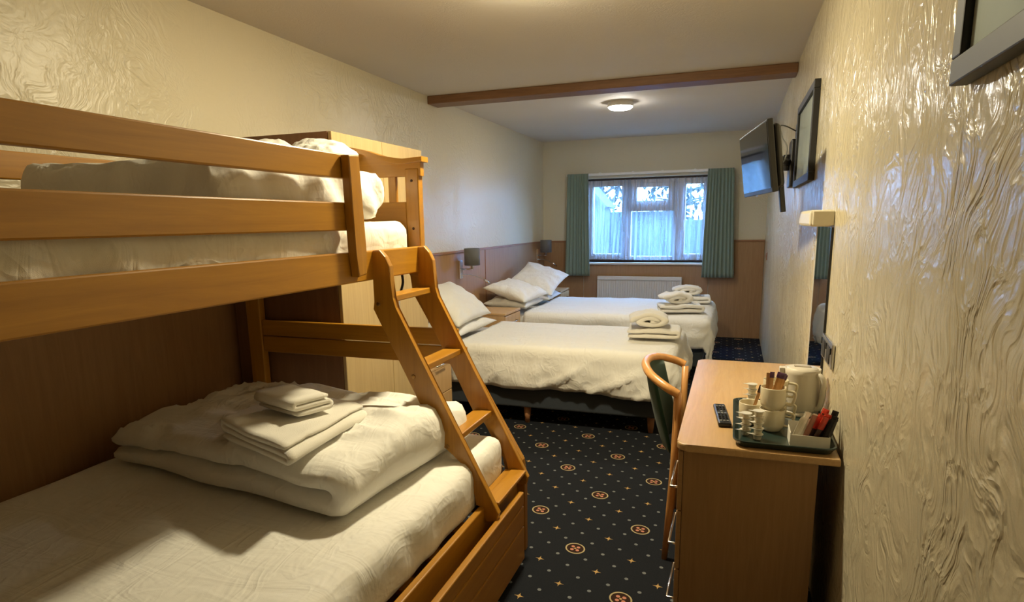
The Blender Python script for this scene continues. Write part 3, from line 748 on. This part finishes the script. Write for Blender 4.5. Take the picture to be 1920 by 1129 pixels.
# ---------------------------------------------------------------- wardrobe and bedside cabinets
wd = thing('wardrobe', (-2.18, 3.16, 0), 'tall wardrobe with brown side and pale wood doors standing behind the bunk', 'wardrobe')
WY0, WY1, WXF, WZT = 2.562, 3.462, -1.797, 1.934
box('side_panel', -2.464, WXF-0.022, WY0, WY0+0.02, 0, WZT, 'ward_side', wd, 0.002)
box('side_panel', -2.464, WXF-0.022, WY1-0.02, WY1, 0, WZT, 'ward_side', wd, 0.002)
box('top_panel', -2.464, WXF-0.022, WY0+0.021, WY1-0.021, WZT-0.022, WZT-0.002, 'ward_side', wd, 0.001)
box('back_panel', -2.466, -2.458, WY0+0.021, WY1-0.021, 0.08, WZT-0.024, 'ward_side', wd, 0.001)
box('plinth', WXF-0.06, WXF-0.04, WY0+0.021, WY1-0.021, 0, 0.08, 'ward_side', wd, 0.002)
for a, b, hy in ((WY0+0.002, 3.010, 2.97), (3.014, WY1-0.002, 3.055)):
    d_ = box('door', WXF-0.020, WXF, a, b, 0.085, WZT-0.001, 'oak_pale', wd, 0.003)
    tube('handle', [(WXF, hy, 0.98), (WXF+0.03, hy, 0.98), (WXF+0.03, hy, 1.10), (WXF, hy, 1.10)], 0.005, 'chrome', d_)
def bedside(y0, y1, label, h=0.66, xf=-1.985):
    t = thing('bedside_cabinet', (-2.23, (y0+y1)/2, 0), label, 'cabinet', 'bedside cabinets')
    box('top', -2.462, xf, y0, y1, h-0.022, h, 'cab', t, 0.005)
    box('side_panel', -2.462, xf-0.02, y0+0.008, y0+0.026, 0, h-0.0225, 'cab', t, 0.002)
    box('side_panel', -2.462, xf-0.02, y1-0.026, y1-0.008, 0, h-0.0225, 'cab', t, 0.002)
    box('base_panel', -2.462, xf-0.03, y0+0.027, y1-0.027, 0.05, 0.068, 'cab', t, 0.001)
    ym = (y0+y1)/2
    for z0, z1 in ((0.06, 0.34), (0.345, 0.63)):
        d_ = box('drawer', xf-0.019, xf-0.002, y0+0.010, y1-0.010, z0, z1, 'cab', t, 0.003)
        z = z1-0.07
        tube('handle', [(xf-0.002, ym-0.07, z), (xf+0.024, ym-0.07, z), (xf+0.024, ym+0.07, z), (xf-0.002, ym+0.07, z)], 0.005, 'chrome', d_)
bedside(3.480, 3.900, 'pale wood bedside cabinet between the wardrobe and the single bed', 0.55, -1.850)
bedside(5.385, 5.825, 'pale wood bedside cabinet between the single bed and the double bed')
bedside(7.37, 7.80, 'pale wood bedside cabinet between the double bed and the window wall')

# ---------------------------------------------------------------- the two beds
def bed(x1, y0, y1, label, legs):
    t = thing('divan_bed', ((-2.478+x1)/2, (y0+y1)/2, 0), label, 'bed')
    box('base', -2.462, x1, y0, y1, 0.135, 0.372, 'divan', t, 0.012)
    for x, y in legs: lathe('leg', [(0, 0), (0.018, 0), (0.03, 0.133), (0, 0.133)], (x, y, 0), 'bed_leg', t, 16)
    return t
bed(-0.39, 4.235, 5.27, 'single divan bed with charcoal base and wooden legs', [(-1.42, 4.30), (-2.35, 4.30), (-0.5, 4.33), (-1.42, 5.2), (-0.5, 5.2)])
bed(-0.23, 5.93, 7.27, 'double divan bed with charcoal base near the window', [(-0.36, 6.03), (-1.42, 6.03), (-2.3, 6.03), (-0.36, 7.17), (-1.42, 7.17)])
tag(soft_box('single_mattress', -2.458, -0.385, 4.235, 5.27, 0.380, 0.555, 0.04, 0.003, 4, 1.0, 'linen', ds=0.06), 'white mattress on the single divan under its duvet', 'mattress')
tag(soft_box('double_mattress', -2.458, -0.225, 5.93, 7.27, 0.380, 0.555, 0.04, 0.003, 4, 2.0, 'linen', ds=0.06), 'white mattress on the double divan under its duvet', 'mattress')
d1 = drape('duvet', -2.05, -0.335, 4.185, 5.32, 0.605, 0.065, 0.0, 0.36, 0.345, 0.30, 0.013, 21.0, 'linen'); solid(d1, 0.022)
tag(d1, 'white duvet spread over the single bed beside the bunk', 'duvet', 'duvets on the divan beds')
d2 = drape('duvet', -2.05, -0.155, 5.87, 7.33, 0.605, 0.075, 0.0, 0.38, 0.33, 0.30, 0.012, 33.0, 'linen', flare=0.02, calm=0.6); solid(d2, 0.022)
tag(d2, 'white duvet spread over the double bed under the window', 'duvet', 'duvets on the divan beds')
# pillows: long side across the bed
pillow('pillow', (-2.20, 4.70, 0.650), 0.23, 0.42, 0.06, (0, 0.04, 0), 11, 'flat lower pillow of the pair on the single bed', 'pillows on the single bed')
pillow('pillow', (-2.19, 4.69, 0.845), 0.24, 0.40, 0.085, (0, 0.62, 0.05), 12, 'plump pillow leaning on the panelling above the flat one on the single bed', 'pillows on the single bed')
pillow('pillow', (-2.20, 6.25, 0.660), 0.24, 0.32, 0.065, (0, 0.05, 0), 13, 'flat lower pillow on the double bed, beside the cabinet between the beds', 'pillows on the double bed')
pillow('pillow', (-2.17, 6.24, 0.782), 0.25, 0.33, 0.080, (0.04, 0.28, -0.08), 14, 'plump upper pillow on the double bed, beside the bedside cabinet between the beds', 'pillows on the double bed')
pillow('pillow', (-2.18, 6.93, 0.660), 0.25, 0.31, 0.065, (0, 0.05, 0.05), 15, 'flat lower pillow of the pair on the window side of the double bed', 'pillows on the double bed')
pillow('pillow', (-2.13, 6.95, 0.855), 0.27, 0.33, 0.075, (0.30, 0.30, 0.02), 16, 'plump upper pillow propped up on the window side of the double bed', 'pillows on the double bed')
# towels at the feet
def towel_pair(cx, cy, deg, z, seed, where, grp, lx=0.40, ly=0.30):
    a = cloth_fold('bath_towel', fold_path(lx*0.94, 2, 0.035), ly, 0.032, rect(cx, cy, lx, ly, deg), z, seed, 'terry', amp=0.012, pinch=0.25, f=5.0)
    tag(a, 'white bath towel folded flat '+where, 'towel', grp)
    b = cloth_fold('hand_towel', roll_path(0.068, 1.75, 0.66), 0.26, 0.032, rect(cx-0.01, cy, 0.31, 0.25, deg+6), z+0.083, seed+2, 'terry', amp=0.018, pinch=0.25, f=6.0, L=0.15, nw=16)
    tag(b, 'white hand towel rolled on the flat one '+where, 'towel', grp)
towel_pair(-0.56, 4.80, 4, 0.622, 41, 'at the foot of the single bed', 'towels at the bed feet')
towel_pair(-0.48, 6.22, 12, 0.622, 47, 'on the double bed, facing the single bed', 'towels at the bed feet', 0.42)
towel_pair(-0.42, 6.95, 4, 0.622, 53, 'on the double bed, window side', 'towels at the bed feet')

# ---------------------------------------------------------------- wall lamps by the beds
def wall_lamp(y, dx, label, s=1.0):
    xw = XL+PT
    t = thing('wall_lamp', (xw, y, 0.98), label, 'wall lamp', 'wall lamps on the dado panelling')
    box('back_plate', xw, xw+0.022, y-0.035, y+0.035, 0.975, 1.15, 'chrome', t, 0.004)
    tube('arm', [(xw+0.02, y, 1.065), (xw+0.135, y, 1.065), (xw+0.135, y, 1.10)], 0.008, 'chrome', t)
    lathe('lamp_holder', [(0, 1.07), (0.014, 1.07), (0.016, 1.115), (0.016, 1.135), (0, 1.135)], (xw+0.135, y, 0), 'steel', t, 16)
    lathe('shade', [(0.072, 1.105), (0.075, 1.105), (0.075, 1.265), (0.072, 1.265), (0.070, 1.26), (0.070, 1.11), (0.072, 1.105)], (xw+0.135, y, 0), 'shade', t, 32)
    fl = tube('reading_stem', spline([(xw+0.02, y-0.01, 1.01), (xw+0.07, y+0.04, 1.01), (xw+0.12, y+0.13, 0.985), (xw+0.17, y+0.22, 0.945)]), 0.005, 'chrome', t, 8)
    tube('reading_head', [(xw+0.168, y+0.215, 0.948), (xw+0.205, y+0.27, 0.905)], 0.011, 'chrome', fl, 12)
wall_lamp(5.47, 0, 'grey shaded chrome wall lamp above the bedside cabinet between the beds')
wall_lamp(7.96, 0, 'grey shaded chrome wall lamp in the corner beside the curtain')
sw = thing('socket_plate', (XL+PT, 7.95, 0.80), 'small dark socket on the panelling under the corner wall lamp', 'socket')
box('plate', XL+PT, XL+PT+0.01, 7.90, 7.99, 0.84, 0.925, 'steel', sw, 0.003)
box('insert', XL+PT+0.01, XL+PT+0.014, 7.915, 7.975, 0.855, 0.91, 'black', sw, 0.002)

# ---------------------------------------------------------------- right wall: pictures, television, mirror, sockets
def picture(y0, y1, z0, z1, bw, label, x0=0.332):
    t = thing('picture_frame', (XR, (y0+y1)/2, z0), label, 'picture frame', 'black picture frames on the plaster wall')
    xb = XR-0.001
    box('frame_bar', x0, xb, y0, y1, z0, z0+bw, 'black_frame', t, 0.003)
    box('frame_bar', x0, xb, y0, y1, z1-bw, z1, 'black_frame', t, 0.003)
    box('frame_bar', x0, xb, y0, y0+bw, z0+bw, z1-bw, 'black_frame', t, 0.003)
    box('frame_bar', x0, xb, y1-bw, y1, z0+bw, z1-bw, 'black_frame', t, 0.003)
    pr_ = box('print', x0+0.014, xb-0.002, y0+bw, y1-bw, z0+bw, z1-bw, 'print', t, 0)
    box('glass', x0+0.009, x0+0.012, y0+bw, y1-bw, z0+bw, z1-bw, 'pane', t, 0)
picture(3.50, 4.38, 1.685, 2.165, 0.042, 'landscape picture in a black frame on the wall behind the television')
picture(0.62, 1.305, 1.716, 2.20, 0.042, 'large black picture frame high on the wall over the tea tray end of the desk')

tvn = Vector((0.130, 3.05, 1.772)); tvf = Vector((0.022, 3.74, 1.772))
ea = (tvf-tvn).normalized(); eu = Vector((-0.046, 0, 0.34)); eu = (eu-ea*eu.dot(ea)).normalized(); en = eu.cross(ea)   # en points to the wall
if en.x < 0: en = -en
tc_ = (tvn+tvf)/2; TVM = Matrix.Translation(tc_) @ Matrix(((ea.x, en.x, eu.x, 0), (ea.y, en.y, eu.y, 0), (ea.z, en.z, eu.z, 0), (0, 0, 0, 1)))
def mbox(name, MT, x0, x1, y0, y1, z0, z1, material, parent, bev=0.003):
    bm = bmesh.new(); add_box(bm, x0, x1, y0, y1, z0, z1, bev)
    for v in bm.verts: v.co = MT @ v.co
    return finish(name, bm, material, parent)
tv = thing('television', tuple(tc_-Vector((0, 0, 0.17))), 'flat black television angled out from the wall on its bracket', 'television')
hw, hh = 0.350, 0.158
bm = bmesh.new(); add_box(bm, -hw, hw, 0.0, 0.026, -hh, hh, 0.004)
for v in bm.verts: v.co = TVM @ v.co
body = finish('front_case', bm, 'black', tv)
bm = bmesh.new(); add_box(bm, -hw+0.02, hw-0.02, 0.026, 0.062, -hh+0.015, hh-0.02, 0.02, 3)
for v in bm.verts: v.co = TVM @ v.co
finish('rear_case', bm, 'black', tv)
mbox('screen', TVM, -hw+0.010, hw-0.010, -0.002, 0.001, -hh+0.020, hh-0.010, 'screen', tv, 0)
mbox('sensor_bump', TVM, -0.03, 0.03, -0.001, 0.012, -hh-0.008, -hh, 'steel', tv, 0.002)
brk = thing('television_bracket', (XR, 4.6, 1.70), 'black articulated wall bracket and rails behind the television', 'bracket')
box('wall_plate', 0.318, XR-0.001, 4.50, 4.70, 1.70, 2.00, 'black', brk, 0.008)
tube('arm', [(0.315, 4.60, 1.86), (0.235, 4.25, 1.86), (0.185, 3.80, 1.83)], 0.022, 'black', brk, 8)
lathe('pivot', [(0, -0.05), (0.03, -0.05), (0.03, 0.05), (0, 0.05)], (0.31, 4.60, 1.86), 'black', brk, 16)
lathe('pivot', [(0, -0.045), (0.026, -0.045), (0.026, 0.045), (0, 0.045)], (0.185, 3.80, 1.83), 'black', brk, 16)
mbox('cross_bar', TVM, -0.19, 0.12, 0.070, 0.090, -0.03, 0.03, 'black', brk, 0.003)
mbox('tv_rail', TVM, -0.198, -0.170, 0.063, 0.085, -0.255, 0.085, 'black', brk, 0.003)
mbox('tv_rail', TVM, 0.03, 0.058, 0.063, 0.085, -0.13, 0.085, 'black', brk, 0.003)
cab = thing('aerial_cable', (0.35, 4.45, 2.0), 'grey looped cable from the black wall socket to the television', 'cable')
box('wall_socket', 0.335, XR-0.001, 4.42, 4.49, 2.00, 2.085, 'black', cab, 0.006)
tube('cord', spline([(0.335, 4.45, 2.04), (0.27, 4.35, 2.06), (0.225, 4.15, 2.035), (0.235, 4.05, 1.96), (0.26, 4.0, 1.90), (0.25, 3.95, 1.83), (0.22, 3.85, 1.79)]), 0.004, 'button', cab, 8)

mir = thing('wall_mirror', (XR, 2.93, 0.80), 'tall narrow wall mirror above the desk beside the kettle', 'mirror')
box('mirror_glass', XR-0.007, XR-0.002, 2.705, 3.160, 0.80, 1.462, 'mirror', mir, 0)
box('edge_strip', XR-0.009, XR-0.002, 2.699, 2.704, 0.80, 1.462, 'black_frame', mir, 0)
box('edge_strip', XR-0.009, XR-0.002, 3.161, 3.166, 0.80, 1.462, 'white_paint', mir, 0)
ml = thing('mirror_light', (XR, 2.93, 1.464), 'cream box light mounted over the narrow wall mirror', 'wall light')
box('body', 0.275, XR-0.001, 2.715, 3.15, 1.466, 1.530, 'cream_plastic', ml, 0.012, smooth=False)
box('end_cap', 0.285, XR-0.001, 2.70, 2.714, 1.470, 1.526, 'cream_plastic', ml, 0.004)
box('end_cap', 0.285, XR-0.001, 3.151, 3.165, 1.470, 1.526, 'cream_plastic', ml, 0.004)
sk = thing('double_socket', (XR, 2.56, 0.955), 'brushed steel socket plate on the wall above the kettle', 'socket')
box('plate', XR-0.012, XR-0.001, 2.43, 2.70, 0.960, 1.050, 'steel', sk, 0.003)
for y in (2.475, 2.60):
    box('socket_insert', XR-0.0145, XR-0.012, y, y+0.07, 0.970, 1.035, 'black', sk, 0.001)
for y in (2.45, 2.557, 2.68): box('rocker', XR-0.017, XR-0.012, y-0.008, y+0.008, 1.012, 1.036, 'black', sk, 0.002)
ls = thing('light_switch', (XR, 7.62, 1.05), 'small wooden-toned switch on the wall in the far corner by the panelling', 'switch')
box('plate', XR-0.012, XR-0.001, 7.56, 7.66, 1.04, 1.125, 'trim', ls, 0.003)
box('rocker', XR-0.016, XR-0.012, 7.59, 7.63, 1.065, 1.10, 'trim', ls, 0.002)

# ---------------------------------------------------------------- desk
desk = thing('desk', (0.1, 2.77, 0), 'beech laminate desk with three drawers against the plaster wall', 'desk')
DX0, DX1, DY0, DY1 = -0.152, 0.352, 2.078, 3.46
bm = bmesh.new(); cr = 0.035
pts = [(DX1, DY0), (DX1, DY1)]+[(DX0+cr-cr*math.sin(t*PI/12), DY1-cr+cr*math.cos(t*PI/12)) for t in range(7)]+[(DX0+cr-cr*math.cos(t*PI/12), DY0+cr-cr*math.sin(t*PI/12)) for t in range(7)]
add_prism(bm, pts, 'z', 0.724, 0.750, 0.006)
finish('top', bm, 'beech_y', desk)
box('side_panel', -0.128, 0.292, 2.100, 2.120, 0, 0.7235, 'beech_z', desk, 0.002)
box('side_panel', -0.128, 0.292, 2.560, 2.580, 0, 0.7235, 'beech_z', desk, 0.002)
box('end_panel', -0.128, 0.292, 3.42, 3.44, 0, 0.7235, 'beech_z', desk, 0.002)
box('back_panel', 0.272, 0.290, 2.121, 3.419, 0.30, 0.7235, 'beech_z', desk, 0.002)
for z0, z1 in ((0.495, 0.715), (0.270, 0.490), (0.045, 0.265)):
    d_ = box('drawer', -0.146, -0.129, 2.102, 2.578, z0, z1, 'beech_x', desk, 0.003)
    z = z0+0.045
    tube('handle', [(-0.146, 2.20, z), (-0.176, 2.20, z), (-0.176, 2.45, z), (-0.146, 2.45, z)], 0.0045, 'chrome', d_, 8)
box('plinth', -0.10, -0.08, 2.121, 2.559, 0, 0.044, 'beech_x', desk, 0.001)

# chair
ch = thing('desk_chair', (-0.1, 2.89, 0), 'bentwood desk chair with dark green padded back pushed under the desk', 'chair')
arc = [(-0.190, 2.62, 0.772), (-0.245, 2.63, 0.800), (-0.315, 2.70, 0.830), (-0.352, 2.80, 0.845), (-0.362, 2.895, 0.848), (-0.352, 2.99, 0.845), (-0.315, 3.09, 0.830), (-0.245, 3.16, 0.800), (-0.205, 3.17, 0.780)]
tube('top_rail', spline(arc, 6), [0.019]*49, 'chair_wood', ch, 14)
def padfn(side):
    def fn(u, v):
        pts = spline(arc[2:7], 8); k = u*(len(pts)-1); i = min(len(pts)-2, int(k)); q = pts[i].lerp(pts[i+1], k-i)
        inn = Vector((1, 0, 0))
        z = 0.47+(q.z-0.012-0.47)*v
        x = q.x+0.010+0.085*(1-v)
        b = 0.014*math.sin(PI*u)**0.5*math.sin(PI*v)**0.5 if 0 < u < 1 and 0 < v < 1 else 0
        yy = 2.895+(q.y-2.895)*(0.93)
        return Vector((x+side*(0.006+b), yy, z))
    return fn
bm = bmesh.new(); nu, nv = 22, 16
fa, fb = padfn(-1), padfn(1)
A = [[bm.verts.new(fa(i/(nu-1), j/(nv-1))) for j in range(nv)] for i in range(nu)]
B = [[bm.verts.new(fb(i/(nu-1), j/(nv-1))) for j in range(nv)] for i in range(nu)]
for i in range(nu-1):
    for j in range(nv-1):
        bm.faces.new((A[i][j], A[i+1][j], A[i+1][j+1], A[i][j+1])); bm.faces.new((B[i][j], B[i][j+1], B[i+1][j+1], B[i+1][j]))
for i in range(nu-1):
    for j in (0, nv-1): bm.faces.new((A[i][j], B[i][j], B[i+1][j], A[i+1][j]))
for j in range(nv-1):
    for i in (0, nu-1): bm.faces.new((A[i][j], A[i][j+1], B[i][j+1], B[i][j]))
finish('back_pad', bm, 'chair_green', ch, True)
for x, y, zt in ((-0.198, 2.632, 0.775), (-0.205, 3.158, 0.775)): tube('rear_leg', [(x-0.03, y, 0.0), (x-0.012, y, 0.25), (x, y, 0.45), (x+0.004, y, zt)], [0.013, 0.017, 0.018, 0.016], 'chair_wood', ch, 12)
for y in (2.65, 3.14): tube('front_leg', [(0.20, y, 0.0), (0.185, y, 0.40)], [0.013, 0.018], 'chair_wood', ch, 12)
tag_ = soft_box('seat', -0.225, 0.225, 2.655, 3.135, 0.405, 0.465, 0.025, 0.002, 6, 2.0, 'chair_green', ch, ds=0.03)
box('seat_frame', -0.215, 0.215, 2.66, 3.13, 0.365, 0.404, 'chair_wood', ch, 0.006)

# ---------------------------------------------------------------- tea things on the desk
TZ = 0.751
tr = thing('tea_tray', (0.185, 2.35, TZ), 'dark green plastic tea tray on the wall end of the desk', 'tray')
TX0, TX1, TY0, TY1 = 0.028, 0.346, 2.092, 2.640
def rr(x0, x1, y0, y1, r, n=6):
    out = []
    for cx, cy, a0 in ((x1-r, y0+r, -PI/2), (x1-r, y1-r, 0), (x0+r, y1-r, PI/2), (x0+r, y0+r, PI)):
        for k in range(n+1): a = a0+k*PI/2/n; out.append((cx+r*math.cos(a), cy+r*math.sin(a)))
    return out
bm = bmesh.new(); loops = []
for ins, z, r in ((0.016, 0, 0.03), (0.0, 0.020, 0.045), (0.0, 0.024, 0.045), (0.006, 0.024, 0.040), (0.020, 0.004, 0.03)):
    loops.append([bm.verts.new((x, y, TZ+z)) for x, y in rr(TX0+ins, TX1-ins, TY0+ins, TY1-ins, r)])
for A_, B_ in zip(loops, loops[1:]):
    for k in range(len(A_)): bm.faces.new((A_[k], A_[(k+1) % len(A_)], B_[(k+1) % len(A_)], B_[k]))
bm.faces.new(loops[0]); bm.faces.new(loops[-1])
finish('tray_body', bm, 'tray', tr)
TS = TZ+0.005

def mug(x, y, z, ang, label, group='cream mugs on the tea tray'):
    t = thing('mug', (x, y, z), label, 'mug', group)
    lathe('cup', [(0, 0), (0.029, 0), (0.031, 0.004), (0.040, 0.014), (0.0425, 0.024), (0.0435, 0.078), (0.0425, 0.0805), (0.0405, 0.078), (0.039, 0.024), (0.034, 0.012), (0, 0.010)], (x, y, z), 'china', t, 36)
    ca, sa = math.cos(ang), math.sin(ang)
    pts = [(0.040, 0.070), (0.060, 0.070), (0.070, 0.066), (0.072, 0.056), (0.066, 0.030), (0.058, 0.020), (0.040, 0.021)]
    tube('handle', spline([(x+ca*r, y+sa*r, z+h) for r, h in pts], 4), 0.0050, 'china', t, 8)
mug(0.158, 2.305, TS, -0.25, 'cream mug under another mug, behind the sachet box')
mug(0.158, 2.305, TS+0.0785, -0.25, 'cream mug stacked on top, filled with biscuit packets')
mug(0.090, 2.365, TS, 0.6, 'single cream mug holding one stirrer, beside the milk pots')
mug(0.172, 2.420, TS, -0.2, 'cream mug under another mug, next to the kettle')
mug(0.172, 2.420, TS+0.0785, -0.2, 'empty cream mug stacked on top beside the kettle')

def stick(name, a, b, w, th, material, label, cat, group=None, twist=0.0, tip=None, tip0=0.60):
    """a flat packet from a (bottom) to b (top)"""
    a, b = Vector(a), Vector(b); d = b-a; L = d.length; d.normalize()
    s_ = d.cross(Vector((0, 1, 0))).normalized(); s_ = Matrix.Rotation(twist, 3, d) @ s_; n = s_.cross(d)
    bm = bmesh.new(); rows = []
    prof = [(0, 0.15), (0.06, 0.5), (0.2, 1), (0.5, 1.1), (0.8, 1), (0.94, 0.5), (1, 0.15)]
    for t, k in prof:
        c = a+d*L*t
        rows.append([bm.verts.new(c+s_*w/2*sx+n*th/2*k*sn) for sx, sn in ((-1, 0.25), (-0.5, 1), (0.5, 1), (1, 0.25), (1, -0.25), (0.5, -1), (-0.5, -1), (-1, -0.25))])
    for A_, B_ in zip(rows, rows[1:]):
        for k in range(8): bm.faces.new((A_[k], A_[(k+1) % 8], B_[(k+1) % 8], B_[k]))
    bm.faces.new(rows[0]); bm.faces.new(rows[-1])
    if tip is None: return tag(finish(name, bm, material), label, cat, group)
    e = thing(name, tuple(a), label, cat, group)
    finish('wrapper', bm, material, e)
    bm = bmesh.new(); rows = []
    for t, k in ((0, 1.0), (0.22, 1.3), (0.34, 0.9), (0.41, 0.3)):
        q = a+d*L*(tip0+t*(1.01-tip0)/0.41); rows.append([bm.verts.new(q+s_*(w/2+0.0015)*sx+n*(th/2+0.001)*k*sn) for sx, sn in ((-1, 0.3), (-0.5, 1), (0.5, 1), (1, 0.3), (1, -0.3), (0.5, -1), (-0.5, -1), (-1, -0.3))])
    for A_, B_ in zip(rows, rows[1:]):
        for k in range(8): bm.faces.new((A_[k], A_[(k+1) % 8], B_[(k+1) % 8], B_[k]))
    bm.faces.new(rows[0]); bm.faces.new(rows[-1]); finish('wrapper_tip', bm, tip, e)
    return e
MZ = TS+0.0785+0.012
stick('sugar_stick', (0.137, 2.302, MZ), (0.138, 2.305, MZ+0.118), 0.013, 0.004, 'stick_tan', 'pale tan paper stick standing in the top mug, beside the purple-tipped packets', 'sachet', 'sticks in the top mug')
stick('sugar_stick', (0.147, 2.296, MZ), (0.150, 2.298, MZ+0.122), 0.012, 0.004, 'stick_tan', 'tan paper stick with a purple tip standing in the top mug', 'sachet', 'sticks in the top mug', 0.2, 'purple', 0.84)
stick('biscuit_packet', (0.155, 2.305, MZ), (0.183, 2.312, MZ+0.118), 0.028, 0.009, 'biscuit', 'tan biscuit packet with a wide purple end in the top mug', 'biscuit packet', 'biscuit packets in the top mug', 0.2, 'purple', 0.84)
stick('biscuit_packet', (0.160, 2.325, MZ), (0.192, 2.335, MZ+0.108), 0.022, 0.008, 'biscuit', 'tan biscuit packet with a purple end tucked behind the wide one in the top mug', 'biscuit packet', 'biscuit packets in the top mug', -0.4, 'purple', 0.84)
stick('stirrer_stick', (0.085, 2.352, TS+0.014), (0.120, 2.345, TS+0.150), 0.012, 0.004, 'stick_tan', 'slim tan stick with a dark tip leaning in the single mug', 'sachet', None, 0.3, 'sachet_brown', 0.8)

def milk_pot(x, y, z, ang, label):
    t = thing('milk_pot', (x, y, z), label, 'milk pot', 'stacked milk pots on the tea tray')
    lathe('pot', [(0, 0), (0.0115, 0), (0.0125, 0.003), (0.0150, 0.0165), (0.0185, 0.0175), (0.0185, 0.019), (0, 0.019)], (x, y, z), 'pot', t, 20)
    bm = bmesh.new(); pts = [(x+0.0188*math.cos(k*PI/10+ang+0.5), y+0.0188*math.sin(k*PI/10+ang+0.5)) for k in range(1, 19)]
    pts.append((x+0.035*math.cos(ang), y+0.035*math.sin(ang)))
    add_prism(bm, pts, 'z', z+0.0191, z+0.0200); finish('foil_lid', bm, 'foil', t)
for k in range(5): milk_pot(0.108+0.001*(k % 2), 2.185+0.001*k, TS+k*0.0203, PI+0.25*math.sin(k*2.3), 'milk pot in the tall stack standing on the open front of the tray')
for k in range(4): milk_pot(0.070, 2.222-0.001*k, TS+k*0.0203, PI+0.3*math.sin(k*1.7+1), 'milk pot in the shorter stack next to the tall one')
for k in range(6): milk_pot(0.093, 2.475, TS+k*0.0203, PI+0.3*math.sin(k*2.1+2), 'milk pot in the stack behind the single mug')

# kettle
kx, ky = 0.272, 2.550
kt = thing('kettle', (kx, ky, TS), 'white plastic jug kettle on the tea tray by the wall', 'kettle')
def oval(prof, sx=1.0, sy=1.0): return Matrix(((sx, 0, 0), (0, sy, 0), (0, 0, 1)))
lathe('power_base', [(0, 0), (0.066, 0), (0.068, 0.006), (0.065, 0.016), (0, 0.016)], (kx, ky, TS), 'kettle', kt, 40)
lathe('jug', [(0, 0.0165), (0.0645, 0.0165), (0.0665, 0.024), (0.0655, 0.09), (0.0645, 0.16), (0.0655, 0.178), (0.063, 0.1785), (0.058, 0.172), (0, 0.172)], (kx, ky, TS), 'kettle', kt, 44)
lid = lathe('lid', [(0, 0.1725), (0.056, 0.1725), (0.057, 0.176), (0.051, 0.181), (0.025, 0.184), (0, 0.184)], (kx, ky, TS), 'kettle', kt, 40)
bm = bmesh.new(); add_box(bm, kx-0.03, kx+0.03, ky-0.012, ky+0.012, TS+0.183, TS+0.187, 0.002); finish('lid_grip', bm, 'kettle_window', lid)
hd = Vector((0.76, -0.65, 0)).normalized()
def kp(r, z): return (kx+hd.x*r, ky+hd.y*r, TS+z)
tube('handle', spline([kp(0.055, 0.160), kp(0.076, 0.160), kp(0.088, 0.145), kp(0.091, 0.105), kp(0.087, 0.062), kp(0.078, 0.036), kp(0.060, 0.030)], 5), [0.010]*31, 'kettle', kt, 12)
prism('spout', [(ky-0.018, TS+0.178), (ky+0.018, TS+0.178), (ky+0.008, TS+0.135), (ky-0.008, TS+0.135)], 'x', kx-0.082, kx-0.061, 'kettle', kt, 0.004)

# sachet box
sb = thing('sachet_box', (0.268, 2.19, TS), 'white open card box of sachets at the corner of the tea tray', 'box')
bx0, bx1, by0, by1, bh = 0.206, 0.326, 2.140, 2.235, 0.042
box('box_base', bx0, bx1, by0, by1, TS, TS+0.002, 'card', sb, 0)
box('box_wall', bx0, bx1, by0, by0+0.002, TS+0.002, TS+bh, 'card', sb, 0)
box('box_wall', bx0, bx1, by1-0.002, by1, TS+0.002, TS+bh+0.02, 'card', sb, 0)
box('box_wall', bx0, bx0+0.002, by0+0.002, by1-0.002, TS+0.002, TS+bh+0.006, 'card', sb, 0)
box('box_wall', bx1-0.002, bx1, by0+0.002, by1-0.002, TS+0.002, TS+bh, 'card', sb, 0)
rs = random.Random(4)
for k in range(7):
    x = 0.211+k*0.0060; y = 2.150+0.016*(k % 4)
    stick('sugar_sachet', (x, y, TS+0.004), (x+0.030+0.012*rs.random(), y+0.010, TS+0.092+0.020*rs.random()), 0.018, 0.004, 'sachet_white', 'slim white paper sachet leaning in the sachet box', 'sachet', 'white sachets in the box', 0.9*(rs.random()-0.3))
specs = ['sachet_pink', 'sachet_brown', 'sachet_red', 'sachet_brown', 'sachet_red', 'sachet_red', 'sachet_brown', 'sachet_black', 'sachet_red', 'sachet_red', 'sachet_black', 'sachet_brown', 'sachet_black', 'sachet_black']
nm = {'sachet_pink': 'dusty pink paper sachet between the white and the brown ones in the box', 'sachet_brown': 'dark brown foil sachet leaning in the sachet box', 'sachet_red': 'red-topped foil sachet leaning in the sachet box', 'sachet_black': 'plain black foil sachet leaning in the sachet box'}
for k, s_ in enumerate(specs):
    x = 0.244+k*0.0058; y = 2.152+0.017*((k*3) % 5)
    stick('drink_sachet', (x, y, TS+0.004), (min(0.350, x+0.024+0.014*rs.random()), y+0.006, TS+0.080+0.040*rs.random()), 0.020, 0.006, 'sachet_brown' if s_ == 'sachet_red' else s_, nm[s_], 'sachet', s_[7:]+' sachets in the box', 1.2*(rs.random()-0.5), 'sachet_red' if s_ == 'sachet_red' else None)

# remote control
a = math.radians(6); RM = Matrix.Translation((-0.012, 2.420, TZ)) @ Matrix.Rotation(a, 4, 'Z')
rm = thing('remote_control', (-0.012, 2.42, TZ), 'black television remote control lying beside the tea tray', 'remote control')
mbox('remote_body', RM, -0.023, 0.023, -0.125, 0.125, 0, 0.018, 'black', rm, 0.006)
for r in range(9):
    for c in range(3):
        if r == 5 and c != 1: continue
        mbox('button', RM, -0.016+c*0.012, -0.008+c*0.012, -0.105+r*0.024, -0.094+r*0.024, 0.0178, 0.0198, 'button' if r in (0, 4, 5, 8) else 'screen', rm, 0.0008)
